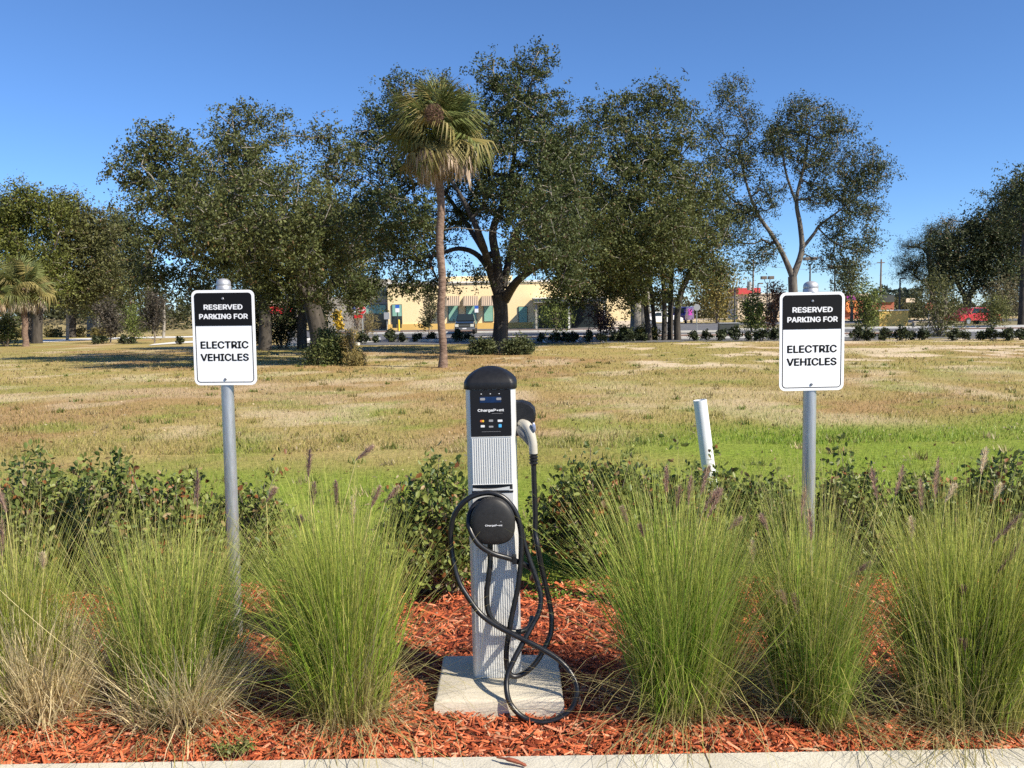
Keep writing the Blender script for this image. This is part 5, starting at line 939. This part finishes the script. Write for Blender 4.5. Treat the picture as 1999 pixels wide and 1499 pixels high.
T = thing('bin_enclosure', sx, 'low ochre walled bin enclosure right of the sign beside the pipe', 'enclosure'); slab('front_wall', 1717, 1773, 606.5, 642, D5, 'ochre', T, sx, .25, 0); slab('side_wall', 1769.5, 1773, 606.5, 642, D5 + .26, 'ochre', T, sx, 3, 0); slab('side_wall', 1717, 1720.5, 606.5, 642, D5 + .26, 'ochre', T, sx, 3, 0); slab('coping', 1716, 1774, 604.5, 606.6, D5 - .05, 'roofwhite', T, sx, .35)
slab('gate', 1723, 1767, 612, 642, D5 + 3.1, 'frame', T, sx, .08, .1)

# ================================================================== SIGNS AND POLES IN THE DISTANCE
def octagon(r_): return [(r_ * math.cos(R(22.5 + 45 * k)), r_ * math.sin(R(22.5 + 45 * k))) for k in range(8)]
g = P(708, 640, 50); g.z = 0; T = thing('stop_sign', g, 'red stop sign before the grey wing of the yellow building', 'sign'); cz = P(708, 605, 50).z; r_ = 8.6 * 50 / F
MB().cyl((0, 0, -.1), (0, 0, cz + .2), .04, 8).build('post', M['post'], T)
fa = MB().prism_y(octagon(r_), -.06, -.045).build('face', M['letterwhite'], T); fa.location = (0, 0, cz)
MB().prism_y(octagon(r_ * .92), -.068, -.061).build('red_field', M['stopred'], fa); text('lettering', 'STOP', r_ * .86, M['letterwhite'], fa, (0, -.072, 0), bold=.03, width=r_ * 1.5, ext=.002)
p = P(700, 618, 50); MB().box(p.x - g.x - .24, p.x - g.x + .24, -.06, -.045, p.z - .09, p.z + .10).build('plate', M['stopred'], T)
g = P(1360, 640, 58); g.z = 0; T = thing('sign_back', g, 'grey back of an octagonal sign on a post by the far road', 'sign'); cz = P(1360, 600, 58).z; r_ = 6.9 * 58 / F
MB().cyl((0, 0, -.1), (0, 0, cz + .2), .035, 8).build('post', M['post'], T); MB().prism_y(octagon(r_), .045, .06).build('plate', M['signgrey'], T).location = (0, -.1, cz)
g = P(1812, 645, 60); g.z = 0; T = thing('red_sign', g, 'small red octagonal sign on a white post left of the red car', 'sign'); cz = P(1812, 598, 60).z; r_ = 8 * 60 / F
MB().cyl((0, 0, -.1), (0, 0, cz + .2), .04, 8).build('post', M['pvc'], T); MB().prism_y(octagon(r_), -.06, -.045).build('plate', M['brick'], T).location = (0, 0, cz)
for i, (px, D_, py) in enumerate([(777, 72, 602), (692, 80, 604), (931, 78, 603)]):
    g = P(px, 645, D_); g.z = 0; T = thing('parking_plate', g, ['blue and white plate on a post before the building door', 'blue and white plate left of the stop sign', 'blue and white plate behind the pickup truck'][i], 'sign', 'accessible bay signs'); c = P(px, py, D_).z
    MB().cyl((0, 0, -.1), (0, 0, c + .3), .035, 8).build('post', M['frame'], T); MB().box(-.17, .17, -.06, -.04, c - .32, c + .02).build('white_plate', M['letterwhite'], T); MB().box(-.17, .17, -.06, -.04, c + .025, c + .30).build('blue_plate', M['blue'], T)
g = P(779, 645, 76); g.z = 0; T = thing('bollard', g, 'yellow bollard by the building door', 'bollard'); MB().lathe([(.09, 0), (.09, 1.0), (.07, 1.07), (.02, 1.1)], 12).build('tube', M['yellow'], T, True)
g = P(756, 645, 82); g.z = 0; T = thing('utility_box', g, 'grey meter box on a post by the corner of the yellow building', 'box'); MB().box(-.25, .25, -.2, .1, 1.1, 1.75).build('case', M['signgrey'], T); MB().cyl((0, 0, 0), (0, 0, 1.1), .04, 8).build('post', M['post'], T)
g = P(1422, 640, 64); g.z = 0; T = thing('equipment_box', g, 'long dark low box with a pale lid by the far road', 'box'); MB().box(-.72, .72, -.3, .3, .02, .5).build('case', M['frame'], T); MB().box(-.76, .76, -.34, .34, .505, .56).build('lid', M['signgrey'], T)
g = P(1800, 645, 62); g.z = 0; T = thing('bench', g, 'pale slatted bench left of the red sign', 'bench'); MB().box(-.7, .7, -.2, .2, .42, .47).build('seat', M['cream'], T); MB().box(-.7, .7, .2, .25, .6, .68).build('backrest', M['cream'], T)
for x in (-.6, .6): MB().box(x - .04, x + .04, -.18, .25, 0, .42).build('leg', M['fascia'], T)
def lamp(label, px, D_, top, heads):
    g = P(px, 640, D_); g.z = 0; T = thing('light_pole', g, label, 'street light', 'car park light poles'); z = P(px, top, D_).z; k = D_ / F
    MB().tube([(0, 0, 0), (0, 0, z - 20 * k * .5)], [.11, .07], 8).build('pole', M['pole'], T)
    if heads == 2:
        for s_ in (-1, 1):
            MB().tube([(0, 0, z - 14 * k), (s_ * 4 * k, 0, z - 10 * k), (s_ * 6 * k, 0, z - 2 * k)], .04, 6).build('arm', M['pole'], T); MB().box(s_ * 7 * k - 5 * k, s_ * 7 * k + 5 * k, -.35, .35, z - 4 * k, z + 2 * k).build('lamp_head', M['lamp'], T, bevel=.04)
    else:
        MB().box(-.05, 7 * k, -.05, .05, z - 10 * k, z - 8.6 * k).build('arm', M['pole'], T); MB().box(2 * k, 9 * k, -.3, .3, z - 10.5 * k, z - 8 * k).build('lamp_head', M['lamp'], T)
lamp('double-headed light pole against the sky just left of the sign beside the pipe', 1580, 82, 504, 2); lamp('shorter double-headed light pole left of the taller one', 1497, 105, 541, 2); lamp('single-headed light pole near the red-edged roof', 1479, 118, 544, 1); lamp('light pole half lost behind the round airy tree', 1628, 98, 520, 2)
lamp('slim light pole standing behind the ochre enclosure', 1755, 88, 534, 1); lamp('thin light pole beside the equipment box', 1434, 85, 552, 1)
ups = []
for i, (px, D_, top, lab) in enumerate([(1469, 112, 507, 'wooden utility pole with a pale transformer'), (1717, 112, 506, 'wooden utility pole above the dark pines, right of the sign')]):
    g = P(px, 640, D_); g.z = 0; T = thing('utility_pole', g, lab, 'utility pole', 'utility poles'); z = P(px, top, D_).z; MB().tube([(0, 0, 0), (0.05, 0, z)], [.15, .10], 8).build('pole', M['wood'], T); MB().box(-.5, .5, -.06, .06, z - .5, z - .38).build('crossarm', M['wood'], T)
    if i == 0: MB().lathe([(.28, z - 3.9), (.3, z - 3.8), (.3, z - 2.9), (.22, z - 2.8)], 12, (-.45, 0, 0)).build('transformer', M['signgrey'], T)
    ups.append((g, z))
for j, dz in enumerate((-.4, -3.2)):
    a = ups[0][0] + Vector((0, -.1, ups[0][1] + dz)); b = ups[1][0] + Vector((0, -.1, ups[1][1] + dz)); pts = [a.lerp(b, t / 12) - Vector((0, 0, .9 * (1 - (2 * t / 12 - 1) ** 2))) for t in range(13)]
    o = MB().tube(pts, .018, 5).build('power_line', M['pole'], None); tag(o, ['upper power line slung between the two utility poles', 'lower power line slung between the two utility poles'][j], 'power line', 'power lines')

# ================================================================== VEHICLES
def wheel(T, x, y, r_=.33, wd=.2):
    w_ = MB().tube([(x - wd / 2, y, r_), (x + wd / 2, y, r_)], r_, 18).build('wheel', M['tyre'], T, True); MB().tube([(x - wd / 2 - .01, y, r_), (x + wd / 2 + .01, y, r_)], r_ * .6, 12).build('rim', M['rim'], w_, True)
g = P(907, 650, 64); g.z = 0; T = thing('pickup_truck', g, 'dark pickup truck parked nose-on before the yellow building', 'truck')
hw = .76
MB().loft([[(s_ * x, y, z) for x, z in ((-1, .42), (-1, zt * .78), (-.9, zt), (.9, zt), (1, zt * .78), (1, .42))] for s_, y, zt in ((hw * .93, 0, .86), (hw, .25, .93), (hw, 1.2, .98), (hw, 4.5, 1.0))]).build('body', M['cardark'], T, True)
MB().loft([[(-a, y, z0_), (-b, y1, z1), (b, y1, z1), (a, y, z0_)] for a, b, y, y1, z0_, z1 in ((hw * .95, hw * .78, 1.2, 1.75, .97, 1.5), (hw * .95, hw * .78, 2.9, 2.8, .97, 1.5))]).build('cab', M['cardark'], T)
MB().add([(-hw * .86, 1.205, 1.01), (hw * .86, 1.205, 1.01), (hw * .72, 1.66, 1.45), (-hw * .72, 1.66, 1.45)], [(0, 1, 2, 3)]).build('windscreen', M['darkglass'], T).location = (0, -.03, .0)
gr_ = MB().box(-.42, .42, -.05, .0, .55, .76).build('grille', M['frame'], T); MB().box(-.40, .40, -.065, -.051, .64, .67).build('grille_bar', M['rim'], gr_)
for s_ in (-1, 1):
    MB().box(s_ * .57 - .13, s_ * .57 + .13, -.045, .02, .56, .76).build('headlight', M['light'], T); MB().box(s_ * .86 - .07, s_ * .86 + .07, 1.3, 1.38, 1.0, 1.14).build('mirror', M['cardark'], T)
    wheel(T, s_ * .66, .75, .33); wheel(T, s_ * .66, 3.7, .33)
MB().box(-.75, .75, -.12, -.02, .36, .50).build('bumper', M['rim'], T, bevel=.03); MB().box(-.15, .15, -.135, -.121, .39, .47).build('number_plate', M['letterwhite'], T)
def car(label, px, D_, mt, rz, name='car', s=1.0):
    g = P(px, 650, D_); g.z = 0; T = thing(name, g, label, 'car', rot=(0, 0, rz)); T.scale = (s, s, s); pr_ = [(-2.15, .35), (-2.2, .62), (-2.0, .82), (-1.2, .92), (1.2, .95), (1.9, .86), (2.2, .68), (2.2, .35)]
    MB().loft([[(x * k, y, .6 + (z - .6) * k) for x, z in pr_] for k, y in ((.96, -.86), (1, -.8), (1, .8), (.96, .86))]).build('body', M[mt], T, True, angle=.6)
    cab = [(-1.15, .9), (-.65, 1.38), (.55, 1.40), (1.35, .93)]
    cb = MB().loft([[(x, y * k if z > 1 else y, z) for x, z in cab] for y, k in ((-.78, .82), (.78, .82))]).build('cabin', M[mt], T)
    for s_ in (-1, 1): MB().add([(-.95, s_ * .775, .97), (-.05, s_ * .775, .97), (-.05, s_ * .675, 1.32), (-.58, s_ * .675, 1.32)], [(0, 1, 2, 3)]).build('window', M['darkglass'], cb).location = (0, s_ * .02, 0); MB().add([(.03, s_ * .775, .97), (1.1, s_ * .775, .97), (.52, s_ * .675, 1.32), (.03, s_ * .675, 1.32)], [(0, 1, 2, 3)]).build('window', M['darkglass'], cb).location = (0, s_ * .02, 0)
    for wx in (-1.35, 1.35):
        for s_ in (-1, 1):
            w_ = MB().tube([(wx, s_ * .88 - .1 * s_, .32), (wx, s_ * .88, .32)], .32, 16).build('wheel', M['tyre'], T); MB().tube([(wx, s_ * .88, .32), (wx, s_ * .895, .32)], .2, 12).build('rim', M['rim'], w_)
    for s_ in (-1, 1): MB().box(2.1, 2.215, s_ * .6 - .15, s_ * .6 + .15, .62, .74).build('headlight', M['light'], T)
    return T
car('bright red car half hidden behind the willow-like tree', 1897, 68, 'carred', R(20)); car('white car seen between the thin oak stems', 1288, 88, 'carwhite', R(8))
g = P(1331, 650, 100); g.z = 0; T = thing('van', g, 'dark purple van with a magenta patch right of the thin oak stems', 'van', rot=(0, 0, R(-25)))
MB().prism_x([(-2.2, .35), (-2.3, .9), (-1.9, 1.15), (-1.5, 1.85), (2.2, 1.9), (2.3, .35)], -.9, .9).build('body', M['carpurple'], T, bevel=.08); MB().box(-.75, .75, -2.31, -2.28, .55, .75).build('grille', M['frame'], T)
MB().box(.905, .92, -.6, 1.2, .9, 1.6).build('side_panel', M['magenta'], T); MB().add([(-.75, -1.9, 1.2), (.75, -1.9, 1.2), (.7, -1.58, 1.75), (-.7, -1.58, 1.75)], [(0, 1, 2, 3)]).build('windscreen', M['darkglass'], T).location = (0, -.06, 0)
for s_ in (-1, 1): wheel(T, s_ * .8, -1.4); wheel(T, s_ * .8, 1.4)

# ================================================================== BIRD
c = P(1336, 139, 60); T = thing('bird', c, 'small dark bird gliding in the blue sky above the oaks', 'bird', rot=(R(20), R(38), R(20)))
MB().tube([(0, -.22, 0), (0, -.16, .01), (0, 0, 0), (0, .18, 0), (0, .24, 0)], [.01, .035, .055, .03, .008], 8).build('body', M['black'], T, True)
for s_ in (-1, 1): MB().loft([[(s_ * x, y0_, z + .008), (s_ * x, y1_, z + .008), (s_ * x, y1_, z - .008), (s_ * x, y0_, z - .008)] for x, y0_, y1_, z in ((.02, -.1, .08, 0), (.14, -.14, .05, .06), (.26, -.08, .05, .05), (.36, .0, .05, .02))]).build('wing', M['black'], T)
MB().loft([[(-.03, .2, .005), (.03, .2, .005), (.03, .2, -.005), (-.03, .2, -.005)], [(-.07, .36, .004), (.07, .36, .004), (.07, .36, -.004), (-.07, .36, -.004)]]).build('tail', M['black'], T)
